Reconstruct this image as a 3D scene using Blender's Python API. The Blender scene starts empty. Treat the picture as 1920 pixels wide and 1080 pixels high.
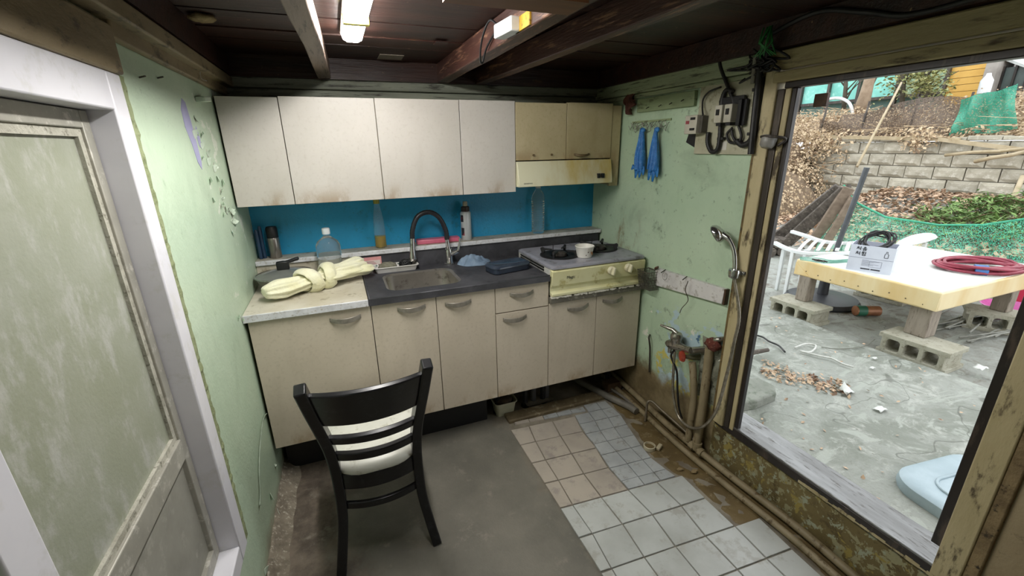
import bpy, math, random
from mathutils import Vector, Matrix, noise
random.seed(7)
scn = bpy.context.scene
COL = scn.collection

# ------------------------------------------------------------------ camera
FPX = 804.58
YAW, PITCH, ROLL = 0.374113, 0.319616, -0.016587
CAM = Vector((-0.96753, -1.93042, 1.53621))
def cam_axes():
    cy, sy, cp, sp = math.cos(YAW), math.sin(YAW), math.cos(PITCH), math.sin(PITCH)
    f = Vector((sy*cp, cy*cp, -sp)); r = Vector((cy, -sy, 0)); u = r.cross(f)
    c, s = math.cos(ROLL), math.sin(ROLL)
    return c*r + s*u, -s*r + c*u, f
CR, CU, CF = cam_axes()
cd = bpy.data.cameras.new('camera'); co = bpy.data.objects.new('camera', cd); COL.objects.link(co)
m3 = Matrix((CR, CU, -CF)).transposed()
co.matrix_world = Matrix.Translation(CAM) @ m3.to_4x4()
cd.sensor_width = 36.0; cd.lens = 36.0*FPX/1920.0; cd.clip_start = 0.02; cd.clip_end = 300
scn.camera = co
# ------------------------------------------------------------------ world, exposure
SKY_STRENGTH = 1.75
LAMP_STRENGTH = 62.0
EXPOSURE = 0.42
w = bpy.data.worlds.new('sky'); scn.world = w; w.use_nodes = True
bg = w.node_tree.nodes['Background']; bg.inputs[0].default_value = (0.94, 0.975, 1.0, 1); bg.inputs[1].default_value = SKY_STRENGTH
vs = scn.view_settings
vs.view_transform = 'Standard'; vs.look = 'None'; vs.exposure = EXPOSURE; vs.gamma = 1.0; vs.use_curve_mapping = False

# ------------------------------------------------------------------ helpers
def hexc(h):
    h = h.lstrip('#'); o = []
    for i in (0, 2, 4):
        c = int(h[i:i+2], 16)/255.0
        o.append(c/12.92 if c <= 0.04045 else ((c+0.055)/1.055)**2.4)
    return (o[0], o[1], o[2], 1.0)
def ray(px, py):
    return (CR*((px-960)/FPX) + CU*(-(py-540)/FPX) + CF)
def at_x(px, py, v): d = ray(px, py); return CAM + d*((v-CAM.x)/d.x)
def at_y(px, py, v): d = ray(px, py); return CAM + d*((v-CAM.y)/d.y)
def at_z(px, py, v): d = ray(px, py); return CAM + d*((v-CAM.z)/d.z)

class Mat:
    """small node-graph helper"""
    def __init__(s, name):
        s.m = bpy.data.materials.new(name); s.m.use_nodes = True; s.nt = s.m.node_tree
        s.b = s.nt.nodes['Principled BSDF']; s._tc = None
    def n(s, t, **kw):
        nd = s.nt.nodes.new(t)
        for k, v in kw.items(): setattr(nd, k, v)
        return nd
    def link(s, a, b): s.nt.links.new(a, b)
    def tc(s, which='Object'):
        if not s._tc: s._tc = s.n('ShaderNodeTexCoord')
        return s._tc.outputs[which]
    def noise(s, scale, detail=4, rough=0.55, stretch=None, w=0.0, dist=0.0):
        t = s.n('ShaderNodeTexNoise'); t.inputs['Scale'].default_value = scale
        t.inputs['Detail'].default_value = detail; t.inputs['Roughness'].default_value = rough
        t.inputs['Distortion'].default_value = dist
        mp = s.n('ShaderNodeMapping'); s.link(s.tc(), mp.inputs[0])
        mp.inputs['Location'].default_value = (w, w*1.7, w*0.6)
        if stretch: mp.inputs['Scale'].default_value = stretch
        s.link(mp.outputs[0], t.inputs['Vector'])
        return t.outputs['Fac']
    def ramp(s, v, a, b, smooth=True):
        r = s.n('ShaderNodeMapRange'); r.interpolation_type = 'SMOOTHSTEP' if smooth else 'LINEAR'
        s.link(v, r.inputs['Value']); r.inputs['From Min'].default_value = a; r.inputs['From Max'].default_value = b
        return r.outputs['Result']
    def math(s, op, a, b=0.5):
        m = s.n('ShaderNodeMath', operation=op)
        for i, x in enumerate((a, b)):
            if isinstance(x, (int, float)): m.inputs[i].default_value = x
            else: s.link(x, m.inputs[i])
        return m.outputs[0]
    def mix(s, f, a, b):
        m = s.n('ShaderNodeMix', data_type='RGBA')
        if isinstance(f, (int, float)): m.inputs[0].default_value = f
        else: s.link(f, m.inputs[0])
        for i, x in ((6, a), (7, b)):
            if isinstance(x, str): m.inputs[i].default_value = hexc(x)
            elif isinstance(x, tuple): m.inputs[i].default_value = x
            else: s.link(x, m.inputs[i])
        return m.outputs[2]
    def xyz(s):
        x = s.n('ShaderNodeSeparateXYZ'); s.link(s.tc(), x.inputs[0]); return x.outputs
    def bump(s, h, strength=0.3, dist=0.01):
        b = s.n('ShaderNodeBump'); b.inputs['Strength'].default_value = strength; b.inputs['Distance'].default_value = dist
        s.link(h, b.inputs['Height']); s.link(b.outputs[0], s.b.inputs['Normal'])
    def col(s, c):
        if isinstance(c, str): s.b.inputs['Base Color'].default_value = hexc(c)
        else: s.link(c, s.b.inputs['Base Color'])
    def set(s, rough=0.5, metal=0.0, spec=0.5):
        s.b.inputs['Roughness'].default_value = rough; s.b.inputs['Metallic'].default_value = metal
        s.b.inputs['Specular IOR Level'].default_value = spec
_mc = {}
def simple(name, c1, c2=None, scale=8, rough=0.5, metal=0.0, spec=0.5, bump=0.0, bscale=None, stretch=None, lo=0.35, hi=0.7, rnd=0.0, c3=None):
    """procedural two (or three) tone material"""
    if name in _mc: return _mc[name]
    M = Mat(name); M.set(rough, metal, spec)
    if c2 is None: c2 = c1
    f = M.ramp(M.noise(scale, 5, 0.6, stretch), lo, hi)
    c = M.mix(f, c1, c2)
    if c3: c = M.mix(M.ramp(M.noise(scale*3.1, 6, 0.7, stretch, 4.2), 0.53, 0.66), c, c3)
    if rnd:
        oi = M.n('ShaderNodeObjectInfo'); hv = M.n('ShaderNodeHueSaturation')
        M.link(M.math('ADD', M.math('MULTIPLY', oi.outputs['Random'], rnd), 1.0-rnd*0.5), hv.inputs['Value']); M.link(c, hv.inputs['Color'])
        c = hv.outputs[0]
    M.col(c)
    if bump: M.bump(M.noise(bscale or scale*4, 5, 0.65, stretch, 2.0), bump, 0.01)
    _mc[name] = M.m
    return M.m
def glassy(name, c, rough=0.05, trans=1.0, ior=1.45, alpha=1.0):
    if name in _mc: return _mc[name]
    M = Mat(name); M.set(rough); M.col(M.mix(M.ramp(M.noise(14), 0.3, 0.8), c, c))
    M.b.inputs['Transmission Weight'].default_value = trans; M.b.inputs['IOR'].default_value = ior; M.b.inputs['Alpha'].default_value = alpha
    _mc[name] = M.m; return M.m

WL = {}
def tag(o, label=None, cat=None, group=None, kind=None):
    if label: o['label'] = label
    if cat: o['category'] = cat
    if group: o['group'] = group
    if kind: o['kind'] = kind
    return o
def thing(name, label, cat, loc, group=None):
    o = bpy.data.objects.new(name, None); COL.objects.link(o); o.location = loc
    o.empty_display_size = 0.05
    WL[o.name] = Vector(loc); return tag(o, label, cat, group)

class MB:
    def __init__(s): s.v = []; s.f = []
    def add(s, vs, fs):
        n = len(s.v); s.v += [Vector(v) for v in vs]; s.f += [tuple(i+n for i in f) for f in fs]; return s
    def box(s, lo, hi, rot=None, piv=None):
        x0, y0, z0 = lo; x1, y1, z1 = hi
        vs = [Vector(p) for p in ((x0,y0,z0),(x1,y0,z0),(x1,y1,z0),(x0,y1,z0),(x0,y0,z1),(x1,y0,z1),(x1,y1,z1),(x0,y1,z1))]
        if rot is not None:
            c = Vector(piv) if piv is not None else (Vector(lo)+Vector(hi))/2
            vs = [c + rot @ (v-c) for v in vs]
        return s.add(vs, [(0,3,2,1),(4,5,6,7),(0,1,5,4),(1,2,6,5),(2,3,7,6),(3,0,4,7)])
    def beam(s, a, b, w, h, up=(0,0,1), w2=None, h2=None):
        """bar with rectangular section from a to b; w across, h along up"""
        a, b = Vector(a), Vector(b); d = (b-a).normalized(); up = Vector(up)
        x = d.cross(up)
        if x.length < 1e-4: x = d.cross(Vector((1,0,0)))
        x.normalize(); u = x.cross(d).normalized(); w2 = w2 or w; h2 = h2 or h
        vs = []
        for p, ww, hh in ((a, w, h), (b, w2, h2)):
            for sx, su in ((-1,-1),(1,-1),(1,1),(-1,1)): vs.append(p + x*(sx*ww/2) + u*(su*hh/2))
        return s.add(vs, [(3,2,1,0),(4,5,6,7),(0,1,5,4),(1,2,6,5),(2,3,7,6),(3,0,4,7)])
    def tube(s, pts, r, n=8, cap=True, closed=False):
        pts = [Vector(p) for p in pts]; m = len(pts)
        rs = r if isinstance(r, (list, tuple)) else [r]*m
        vs = []; prev = None
        for i, p in enumerate(pts):
            if closed: t = pts[(i+1) % m]-pts[i-1]
            else: t = pts[min(i+1, m-1)]-pts[max(i-1, 0)]
            if t.length < 1e-9: t = Vector((0,0,1))
            t.normalize()
            if prev is None:
                a = Vector((0,0,1)) if abs(t.z) < 0.9 else Vector((1,0,0))
                x = t.cross(a).normalized()
            else:
                x = prev - t*prev.dot(t)
                if x.length < 1e-6: x = t.orthogonal()
                x.normalize()
            prev = x; y = t.cross(x)
            for k in range(n):
                a = 2*math.pi*k/n; vs.append(p + (x*math.cos(a)+y*math.sin(a))*rs[i])
        fs = []
        for i in range(m if closed else m-1):
            j = (i+1) % m
            for k in range(n): fs.append((i*n+k, i*n+(k+1) % n, j*n+(k+1) % n, j*n+k))
        if cap and not closed: fs += [tuple(range(n-1, -1, -1)), tuple((m-1)*n+k for k in range(n))]
        return s.add(vs, fs)
    def cyl(s, a, b, r, r2=None, n=16): return s.tube([a, b], [r, r if r2 is None else r2], n)
    def lathe(s, prof, c, n=24, axis=(0,0,1), closed=False, sx=1.0, sy=1.0):
        """prof: list of (radius, height)"""
        c = Vector(c); ax = Vector(axis).normalized(); x = ax.orthogonal().normalized() if abs(ax.z) < 0.99 else Vector((1,0,0)); y = ax.cross(x)
        vs = []; fs = []; m = len(prof)
        for r, h in prof:
            for k in range(n):
                a = 2*math.pi*k/n; vs.append(c + ax*h + x*(math.cos(a)*r*sx) + y*(math.sin(a)*r*sy))
        for i in range(m-1):
            for k in range(n): fs.append((i*n+k, i*n+(k+1) % n, (i+1)*n+(k+1) % n, (i+1)*n+k))
        if not closed:
            if prof[0][0] > 1e-5: fs.append(tuple(range(n-1, -1, -1)))
            if prof[-1][0] > 1e-5: fs.append(tuple((m-1)*n+k for k in range(n)))
        return s.add(vs, fs)
    def ball(s, c, r, n=12, sc=(1,1,1), jit=0.0):
        c = Vector(c); vs = []; fs = []; m = n//2
        for i in range(m+1):
            th = math.pi*i/m
            for k in range(n):
                a = 2*math.pi*k/n; q = Vector((math.sin(th)*math.cos(a)*sc[0], math.sin(th)*math.sin(a)*sc[1], math.cos(th)*sc[2]))
                j = 1.0 + (jit*noise.noise((c+q*r)*(2.2/r)) if jit else 0)
                vs.append(c + q*r*j)
        for i in range(m):
            for k in range(n): fs.append((i*n+k, (i+1)*n+k, (i+1)*n+(k+1) % n, i*n+(k+1) % n))
        return s.add(vs, fs)
    def prism(s, poly, d):
        """poly: list of 3D points in one plane, extruded by vector d"""
        n = len(poly); d = Vector(d); a = [Vector(p) for p in poly]
        return s.add(a+[p+d for p in a], [tuple(range(n-1, -1, -1)), tuple(range(n, 2*n))] + [(i, (i+1) % n, n+(i+1) % n, n+i) for i in range(n)])
    def grid(s, nx, ny, fn):
        vs = [fn(i/nx, j/ny) for j in range(ny+1) for i in range(nx+1)]
        return s.add(vs, [(j*(nx+1)+i, j*(nx+1)+i+1, (j+1)*(nx+1)+i+1, (j+1)*(nx+1)+i) for j in range(ny) for i in range(nx)])
    def build(s, name, mat, parent=None, smooth=None, bevel=0, seg=2, solid=0, sub=0, kind=None, label=None):
        o = bpy.data.objects.new(name, None) if False else None
        base = WL[parent.name] if parent is not None else Vector((0,0,0))
        me = bpy.data.meshes.new(name); me.from_pydata([tuple(v-base) for v in s.v], [], s.f); me.update()
        me.materials.append(mat)
        o = bpy.data.objects.new(name, me); COL.objects.link(o)
        if parent is not None: o.parent = parent
        WL[o.name] = base.copy()
        if smooth is not None and smooth is not False:
            for p in me.polygons: p.use_smooth = True
            if smooth is not True: me.set_sharp_from_angle(angle=math.radians(smooth))
        if solid:
            q = o.modifiers.new('thick', 'SOLIDIFY'); q.thickness = solid; q.offset = 0
        if sub:
            q = o.modifiers.new('sub', 'SUBSURF'); q.levels = sub; q.render_levels = sub
        if bevel:
            q = o.modifiers.new('bevel', 'BEVEL'); q.width = bevel; q.segments = seg; q.limit_method = 'ANGLE'; q.angle_limit = math.radians(40)
            for p in me.polygons: p.use_smooth = True
            me.set_sharp_from_angle(angle=math.radians(30))
        if kind: o['kind'] = kind
        if label: o['label'] = label
        return o
def solo(mb, name, mat, label, cat, base, group=None, **kw):
    """a thing that is one mesh, origin at its base"""
    base = Vector(base)
    for i, v in enumerate(mb.v): mb.v[i] = v - base
    o = mb.build(name, mat, None, **kw); o.location = base; WL[o.name] = base
    return tag(o, label, cat, group)
def copy_tree(o, parent=None):
    c = o.copy(); COL.objects.link(c); c.parent = parent
    for ch in list(o.children): copy_tree(ch, c)
    return c
def struct(o): o['kind'] = 'structure'; return o
def curve_pts(ctrl, n=8, closed=False):
    """Catmull-Rom through control points"""
    c = [Vector(p) for p in ctrl]; m = len(c); out = []
    rng = range(m) if closed else range(m-1)
    for i in rng:
        p0 = c[i-1] if (closed or i > 0) else c[0]*2-c[1]
        p1, p2 = c[i], c[(i+1) % m]
        p3 = c[(i+2) % m] if (closed or i+2 < m) else p2*2-p1
        for k in range(n):
            t = k/n
            out.append(0.5*((2*p1)+(p2-p0)*t+(2*p0-5*p1+4*p2-p3)*t*t+(3*p1-p0-3*p2+p3)*t*t*t))
    if not closed: out.append(c[-1])
    return out
def rrect(x0, y0, x1, y1, r, n=5):
    pts = []
    for cx, cy, a0 in ((x1-r, y1-r, 0), (x0+r, y1-r, 90), (x0+r, y0+r, 180), (x1-r, y0+r, 270)):
        for k in range(n+1):
            a = math.radians(a0+90*k/n); pts.append((cx+r*math.cos(a), cy+r*math.sin(a)))
    return pts
def loft(mb, loops, cap0=True, cap1=True):
    n = len(loops[0]); vs = [p for l in loops for p in l]; fs = []
    for i in range(len(loops)-1):
        for k in range(n): fs.append((i*n+k, i*n+(k+1) % n, (i+1)*n+(k+1) % n, (i+1)*n+k))
    if cap0: fs.append(tuple(range(n-1, -1, -1)))
    if cap1: fs.append(tuple((len(loops)-1)*n+k for k in range(n)))
    return mb.add(vs, fs)
def text_mesh(body, size, name, mat, parent, origin, xdir, ydir, extrude=0.0004, align='LEFT'):
    cu = bpy.data.curves.new('txt', 'FONT'); cu.body = body; cu.size = size; cu.extrude = extrude; cu.align_x = align; cu.resolution_u = 3
    t = bpy.data.objects.new('txt', cu); COL.objects.link(t)
    dg = bpy.context.evaluated_depsgraph_get(); me = bpy.data.meshes.new_from_object(t.evaluated_get(dg))
    COL.objects.unlink(t); bpy.data.objects.remove(t); 
    x = Vector(xdir).normalized(); z = x.cross(Vector(ydir)).normalized(); y = z.cross(x)
    mb = MB(); mb.add([Vector(origin)+x*v.co.x+y*v.co.y+z*v.co.z for v in me.vertices], [tuple(p.vertices) for p in me.polygons])
    return mb.build(name, mat, parent)
XL, XR, YB, YF = -1.40, 0.62, 0.597, -3.1
ZC, ZJ = 1.95, 1.86
# ------------------------------------------------------------------ setting materials
def wall_mat(name, c1, c2, dirt_lo=None, dirt_hi=None, dirt1='#6b5a3c', dirt2='#857650', patches=(), scuff='#6f7560', scuff_amt=0.68, rough=0.55, dvar=0.5, extra=None):
    M = Mat(name); M.set(rough)
    c = M.mix(M.ramp(M.noise(1.7, 5, 0.6), 0.3, 0.72), c1, c2)
    c = M.mix(M.math('MULTIPLY', M.ramp(M.noise(7.0, 8, 0.78, None, 3.1), scuff_amt-0.08, scuff_amt+0.02), 0.75), c, scuff)
    c = M.mix(M.math('MULTIPLY', M.ramp(M.noise(2.6, 6, 0.7, None, 14.0, 0.6), 0.50, 0.70), 0.30), c, scuff)
    c = M.mix(M.math('MULTIPLY', M.ramp(M.noise(30, 6, 0.75, None, 17.0), 0.60, 0.68), 0.55), c, scuff)
    c = M.mix(M.math('MULTIPLY', M.ramp(M.noise(5.0, 6, 0.7, (1, 1, 0.25), 8.1), 0.58, 0.8), 0.45), c, scuff)
    x = M.xyz(); z = x[2]
    if extra: c = extra(M, c, x)
    for (pc, sc, th, zl, zh, yl, yh, wv) in patches:
        f = M.ramp(M.noise(sc, 6, 0.65, None, wv, 0.4), th, th+0.02)
        f = M.math('MULTIPLY', f, M.math('MULTIPLY', M.ramp(z, zl-0.05, zl), M.ramp(z, zh+0.05, zh)))
        f = M.math('MULTIPLY', f, M.math('MULTIPLY', M.ramp(x[1], yl-0.05, yl), M.ramp(x[1], yh+0.05, yh)))
        c = M.mix(f, c, pc)
    if dirt_hi is not None:
        h = M.math('ADD', z, M.math('MULTIPLY', M.math('SUBTRACT', M.noise(4.5, 7, 0.7, None, 5.5), 0.5), dvar))
        f = M.ramp(h, dirt_hi, dirt_lo)
        d = M.mix(M.ramp(M.noise(6, 6, 0.7, None, 9.0), 0.35, 0.66), dirt1, dirt2)
        c = M.mix(f, c, d)
    M.col(c)
    M.bump(M.math('ADD', M.noise(18, 6, 0.7), M.math('MULTIPLY', M.noise(90, 3), 0.3)), 0.25, 0.012)
    return M.m
m_wl = wall_mat('wall_left_paint', '#bfd1b9', '#b1c7ad', 0.02, 0.12, '#8a8672', '#a7a48c', [('#d8dfd0', 9, 0.60, 0.9, 1.75, -0.02, 0.6, 1.0)], '#8fa48c', 0.70, 0.42, 0.22)
m_wb = wall_mat('wall_back_paint', '#a3b09a', '#8f9b86', None, None, scuff='#4d5046', scuff_amt=0.58)
def rust(M, c, x):
    f = M.ramp(M.noise(5, 6, 0.7, (1, 1, 0.45), 12.0), 0.46, 0.60)
    f = M.math('MULTIPLY', f, M.math('MULTIPLY', M.ramp(x[2], 0.86, 0.93), M.ramp(x[2], 1.18, 1.05)))
    f = M.math('MULTIPLY', f, M.math('MULTIPLY', M.ramp(x[1], 0.06, 0.12), M.ramp(x[1], 0.34, 0.24)))
    c = M.mix(f, c, '#7d6236')
    s = M.ramp(M.noise(3.2, 5, 0.6, (1, 1, 0.4), 22.0), 0.45, 0.65)
    s = M.math('MULTIPLY', s, M.math('MULTIPLY', M.ramp(x[2], 1.2, 1.3), M.ramp(x[2], 1.62, 1.5)))
    s = M.math('MULTIPLY', s, M.math('MULTIPLY', M.ramp(x[1], -0.26, -0.16), M.ramp(x[1], 0.04, -0.04)))
    return M.mix(M.math('MULTIPLY', s, 0.6), c, '#64705c')
m_wr = wall_mat('wall_right_paint', '#bbcfb4', '#abc3a6', 0.20, 0.36, '#6b5d42', '#8d7f60',
    [('#c9c06a', 6, 0.50, 0.12, 0.48, -0.60, -0.16, 2.0), ('#b3cbd2', 6, 0.53, 0.14, 0.68, -0.60, -0.14, 6.4), ('#e0dfd2', 8, 0.60, 0.10, 0.62, -0.62, -0.05, 11.4), ('#4d6f8c', 10, 0.66, 0.5, 0.7, -0.60, -0.3, 4.4)], '#6d7a66', 0.66, 0.5, 0.42, rust)
m_kerb = wall_mat('wall_foot_moss', '#7d7048', '#675a38', None, None, patches=[('#95916f', 22, 0.55, -1, 1, -9, 9, 2.0), ('#948548', 12, 0.58, -1, 1, -9, 9, 7.0), ('#9a9f88', 26, 0.58, -1, 1, -9, 9, 4.0)], scuff='#4a3f26', scuff_amt=0.60, rough=0.75)
m_near = wall_mat('wall_near_beige', '#a8987a', '#968668', 0.0, 0.05, patches=[('#5b4c38', 11, 0.66, -1, 3, -9, 9, 2.0)], scuff='#6c5f4a', scuff_amt=0.66)
m_cream = simple('cream_painted_wood', '#bfb28c', '#a89a72', 6, 0.5, c3='#463a28', bump=0.3, bscale=30, stretch=(1, 1, 0.3))
m_cream2 = simple('cream_lintel_wood', '#a89c72', '#8d805a', 5, 0.5, c3='#4a3c28', bump=0.3, bscale=30, stretch=(1, 0.2, 1))
m_dark = simple('dark_brown_frame', '#2c2521', '#1b1715', 6, 0.38, c3='#4a4038', stretch=(1, 1, 0.2))
m_darkmetal = simple('dark_channel_metal', '#4a433c', '#332d29', 6, 0.4, 0.3, c3='#6a6156', stretch=(1, 1, 0.15))
m_alu = simple('worn_aluminium', '#8b8c8c', '#6f6f6e', 7, 0.38, 0.55, c3='#4f4c48', stretch=(3, 0.5, 3))
m_wood = Mat('dark_varnished_board'); m_wood.set(0.42)
_c = m_wood.mix(m_wood.ramp(m_wood.noise(5, 6, 0.65, (0.35, 3, 3)), 0.3, 0.7), '#21110d', '#3c2118')
_c = m_wood.mix(m_wood.ramp(m_wood.noise(11, 6, 0.7, (0.4, 2, 2), 5), 0.60, 0.72), _c, '#553a26')
_c = m_wood.mix(m_wood.ramp(m_wood.noise(38, 3, 0.6, None, 2), 0.70, 0.76), _c, '#a78a62')
m_wood.col(_c); m_wood.bump(m_wood.noise(30, 5, 0.6, (0.2, 3, 3)), 0.3, 0.01); m_wood = m_wood.m
m_joist = simple('joist_wood', '#3a221c', '#4c2f27', 6, 0.45, c3='#8a6650', stretch=(3, 0.3, 3), bump=0.3, bscale=40)
m_joistp = simple('joist_wood_grey', '#7d6c60', '#66564c', 6, 0.5, c3='#3d2c26', stretch=(3, 0.3, 3), bump=0.3, bscale=40)
m_white = simple('white_door_frame', '#dcdce2', '#d2d2d9', 4, 0.35, c3='#d0d0d2')
m_whited = simple('white_frame_reveal', '#bdbcb6', '#adaca6', 5, 0.4, c3='#97958c')
m_leafalu = simple('dusty_aluminium_leaf', '#a9a79c', '#98968c', 9, 0.45, 0.2, c3='#c4c2b8')
M = Mat('dusty_frosted_glass'); M.set(0.42)
_d = M.mix(M.ramp(M.noise(3.5, 7, 0.7), 0.38, 0.68), '#979c88', '#a4a899')
_d = M.mix(M.ramp(M.noise(16, 7, 0.75, (1, 1, 0.5), 3), 0.48, 0.66), _d, '#b3b5ac')
M.col(_d); M.b.inputs['Transmission Weight'].default_value = 0.12; M.bump(M.noise(120, 3), 0.15, 0.004); m_frost = M.m
m_panelgrey = simple('grey_door_panel', '#9b9a90', '#87867c', 5, 0.5, 0.1, c3='#a9a79e')
# floor
M = Mat('cement_floor'); M.set(0.62)
x = M.xyz(); xn = M.math('ADD', x[0], M.math('MULTIPLY', M.math('SUBTRACT', M.noise(3, 6, 0.7), 0.5), 0.7))
_a = M.mix(M.ramp(M.noise(2.6, 6, 0.6), 0.3, 0.7), '#615f56', '#7b776c')
_b = M.mix(M.ramp(M.noise(5, 7, 0.7, None, 4), 0.35, 0.65), '#4f463d', '#7b6f62')
_c = M.mix(M.ramp(xn, -1.05, -1.2), _a, _b)
_c = M.mix(M.ramp(M.noise(9, 7, 0.75, None, 9), 0.55, 0.72), _c, '#857f74')
_c = M.mix(M.math('MULTIPLY', M.ramp(xn, -0.30, -0.16), 1.0), _c, M.mix(M.ramp(M.noise(8, 5), .3, .7), '#6a6154', '#8d8778'))
M.col(_c); M.bump(M.math('ADD', M.noise(14, 7, 0.7), M.noise(70, 3)), 0.25, 0.01); m_floor = M.m
m_tilep = simple('pink_beige_tile', '#aea598', '#9d958b', 4, 0.38, c3='#978f87', rnd=0.12)
m_tilew = simple('pale_grey_tile', '#b9bcb8', '#a9aba6', 4, 0.32, c3='#a3a29b', rnd=0.12)
m_tileb = simple('blue_grey_tile', '#a8abab', '#96999a', 6, 0.32, c3='#8a8983', rnd=0.14)
m_mud = simple('brown_mortar', '#6b5a38', '#57482b', 5, 0.6, c3='#85775a', bump=0.6, bscale=20)
m_kerbc = simple('brown_cement_kerb', '#6a5d44', '#564a34', 7, 0.7, c3='#8b8068', bump=0.5)
# ------------------------------------------------------------------ walls
wl = MB()
Yi, Yo, Zd0, Zd1 = -1.35, -0.645, 0.36, 1.68      # left door hole
wl.box((XL-0.1, Yo, -0.05), (XL, YB+0.1, 2.05)); wl.box((XL-0.1, YF, -0.05), (XL, Yi, 2.05))
wl.box((XL-0.1, Yi, -0.05), (XL, Yo, Zd0)); wl.box((XL-0.1, Yi, Zd1), (XL, Yo, 2.05))
wall_left = struct(wl.build('wall_left', m_wl))
struct(MB().box((XL-0.1, YB, -0.05), (XR+0.1, YB+0.1, 2.05)).build('wall_back', m_wb))
wall_back = bpy.data.objects['wall_back']
m_blue = wall_mat('blue_backsplash_paint', '#2f9fd0', '#2490bd', None, None, scuff='#2d7f95', scuff_amt=0.62, rough=0.35)
MB().box((XL, YB-0.004, 1.0), (XR, YB, 1.36)).build('backsplash', m_blue, wall_back, label='bright blue painted strip behind the ledge')
wr = MB()
SZ = 0.245   # wall below the sill
wr.box((XR, -0.605, -0.05), (XR+0.1, YB+0.1, 2.05))
wall_right = struct(wr.build('wall_right', m_wr))
MB().box((XR, -1.56, -0.05), (XR+0.1, -0.605, SZ)).build('wall_foot', m_kerb, wall_right, label='mossy stained cement below the doorway sill')
MB().box((XR, -1.56, 1.80), (XR+0.03, -0.605, 2.05)).build('wall_top', m_cream2, wall_right)
MB().box((XR-0.012, YF, -0.05), (XR+0.1, -1.56, 2.05)).build('beige_wall_section', m_near, wall_right)
struct(MB().box((XL-0.1, YF-0.1, -0.05), (XR+0.1, YF, 2.05)).build('wall_front', m_near))
floor = struct(MB().box((XL-0.1, YF, -0.06), (XR+0.1, YB+0.1, 0.0)).build('floor', m_floor))
# rough grey mortar daubed round the pipes
def gm(u, v):
    y = -0.47-0.135*u; z = 0.30+0.33*v; e = min(1, 5*min(u, 1-u, v, 1-v)+0.0)
    return Vector((XR-0.0005-e*(0.012+0.022*noise.noise(Vector((y*16, z*16, 2)))+0.010*noise.noise(Vector((y*45, z*45, 5)))), y+0.02*noise.noise(Vector((z*14, v*3, 1)))*(u < 0.5), z))
MB().grid(16, 34, gm).build('mortar_daub', simple('grey_green_mortar', '#8b8d7c', '#6f705f', 14, 0.9, c3='#47463a', bump=0.8, bscale=50), wall_right, smooth=True, label='rough grey mortar around the pipe holes')
# peeled paint on the left wall
m_lav = simple('lavender_old_paint', '#a7a6c8', '#9a9ac0', 8, 0.6)
m_flake = simple('pale_paint_flake', '#c3d0bf', '#b3c4b0', 8, 0.6)
m_hole = simple('dark_plaster', '#a9ab9b', '#c3c6b8', 14, 0.8, bump=0.4)
def wall_patch(pts, x, mat, name, parent, th=0.0012, side=1):
    MB().prism([(x, y, z) for y, z in pts], (side*th, 0, 0)).build(name, mat, parent)
wall_patch([(-0.165, 1.665), (-0.13, 1.70), (-0.10, 1.69), (-0.085, 1.63), (-0.075, 1.56), (-0.07, 1.50), (-0.085, 1.475), (-0.115, 1.50), (-0.135, 1.56), (-0.165, 1.61)], XL, m_lav, 'paint_patch', wall_left)
wall_patch([(-0.06, 1.60), (-0.035, 1.62), (-0.02, 1.58), (-0.03, 1.545), (-0.05, 1.555)], XL, m_lav, 'paint_patch', wall_left)
rf = random.Random(3)
for (y, z, n, sp) in ((-0.03, 1.60, 6, 0.035), (0.02, 1.48, 6, 0.05), (0.10, 1.36, 12, 0.06), (0.17, 1.27, 8, 0.05), (-0.02, 0.88, 3, 0.03), (0.12, 0.25, 5, 0.10), (0.0, 0.10, 6, 0.12), (-0.35, 0.12, 5, 0.12)):
    for i in range(n):
        cy, cz = y+rf.gauss(0, sp), z+rf.gauss(0, sp); s = rf.uniform(0.008, 0.022)
        a = rf.uniform(0, 6.3); mb = MB()
        def fn(u, v):
            p = Vector((0, (u-0.5)*s*1.3*(0.7+0.3*math.sin(v*3)), (v-0.5)*s*1.6)); p.rotate(Matrix.Rotation(a, 3, 'X'))
            return Vector((XL+0.0015+s*0.55*(u**2)*(0.4+v), cy+p.y, cz+p.z))
        mb.grid(3, 2, fn).build('paint_flake', m_flake, wall_left, solid=0.0012)
        if i % 2 == 0:
            poly = [(cy+s*0.9*math.cos(k)*rf.uniform(.5, 1.1), cz+s*1.1*math.sin(k)*rf.uniform(.5, 1.1)) for k in [j*6.283/7 for j in range(7)]]
            wall_patch(poly, XL, m_hole, 'bare_plaster_patch', wall_left, 0.0006)
# nails on the left wall
m_nail = simple('dark_iron', '#4b463f', '#38332d', 20, 0.5, 0.6)
for (px, py, dx) in ((262, 146, 0.02), (296, 147, 0.018)):
    p = at_x(px, py, XL); MB().cyl(p-Vector((0.004, 0, 0)), p+Vector((0.018, -0.02, 0.002)), 0.0022, n=6).build('nail', m_nail, wall_left)
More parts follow.
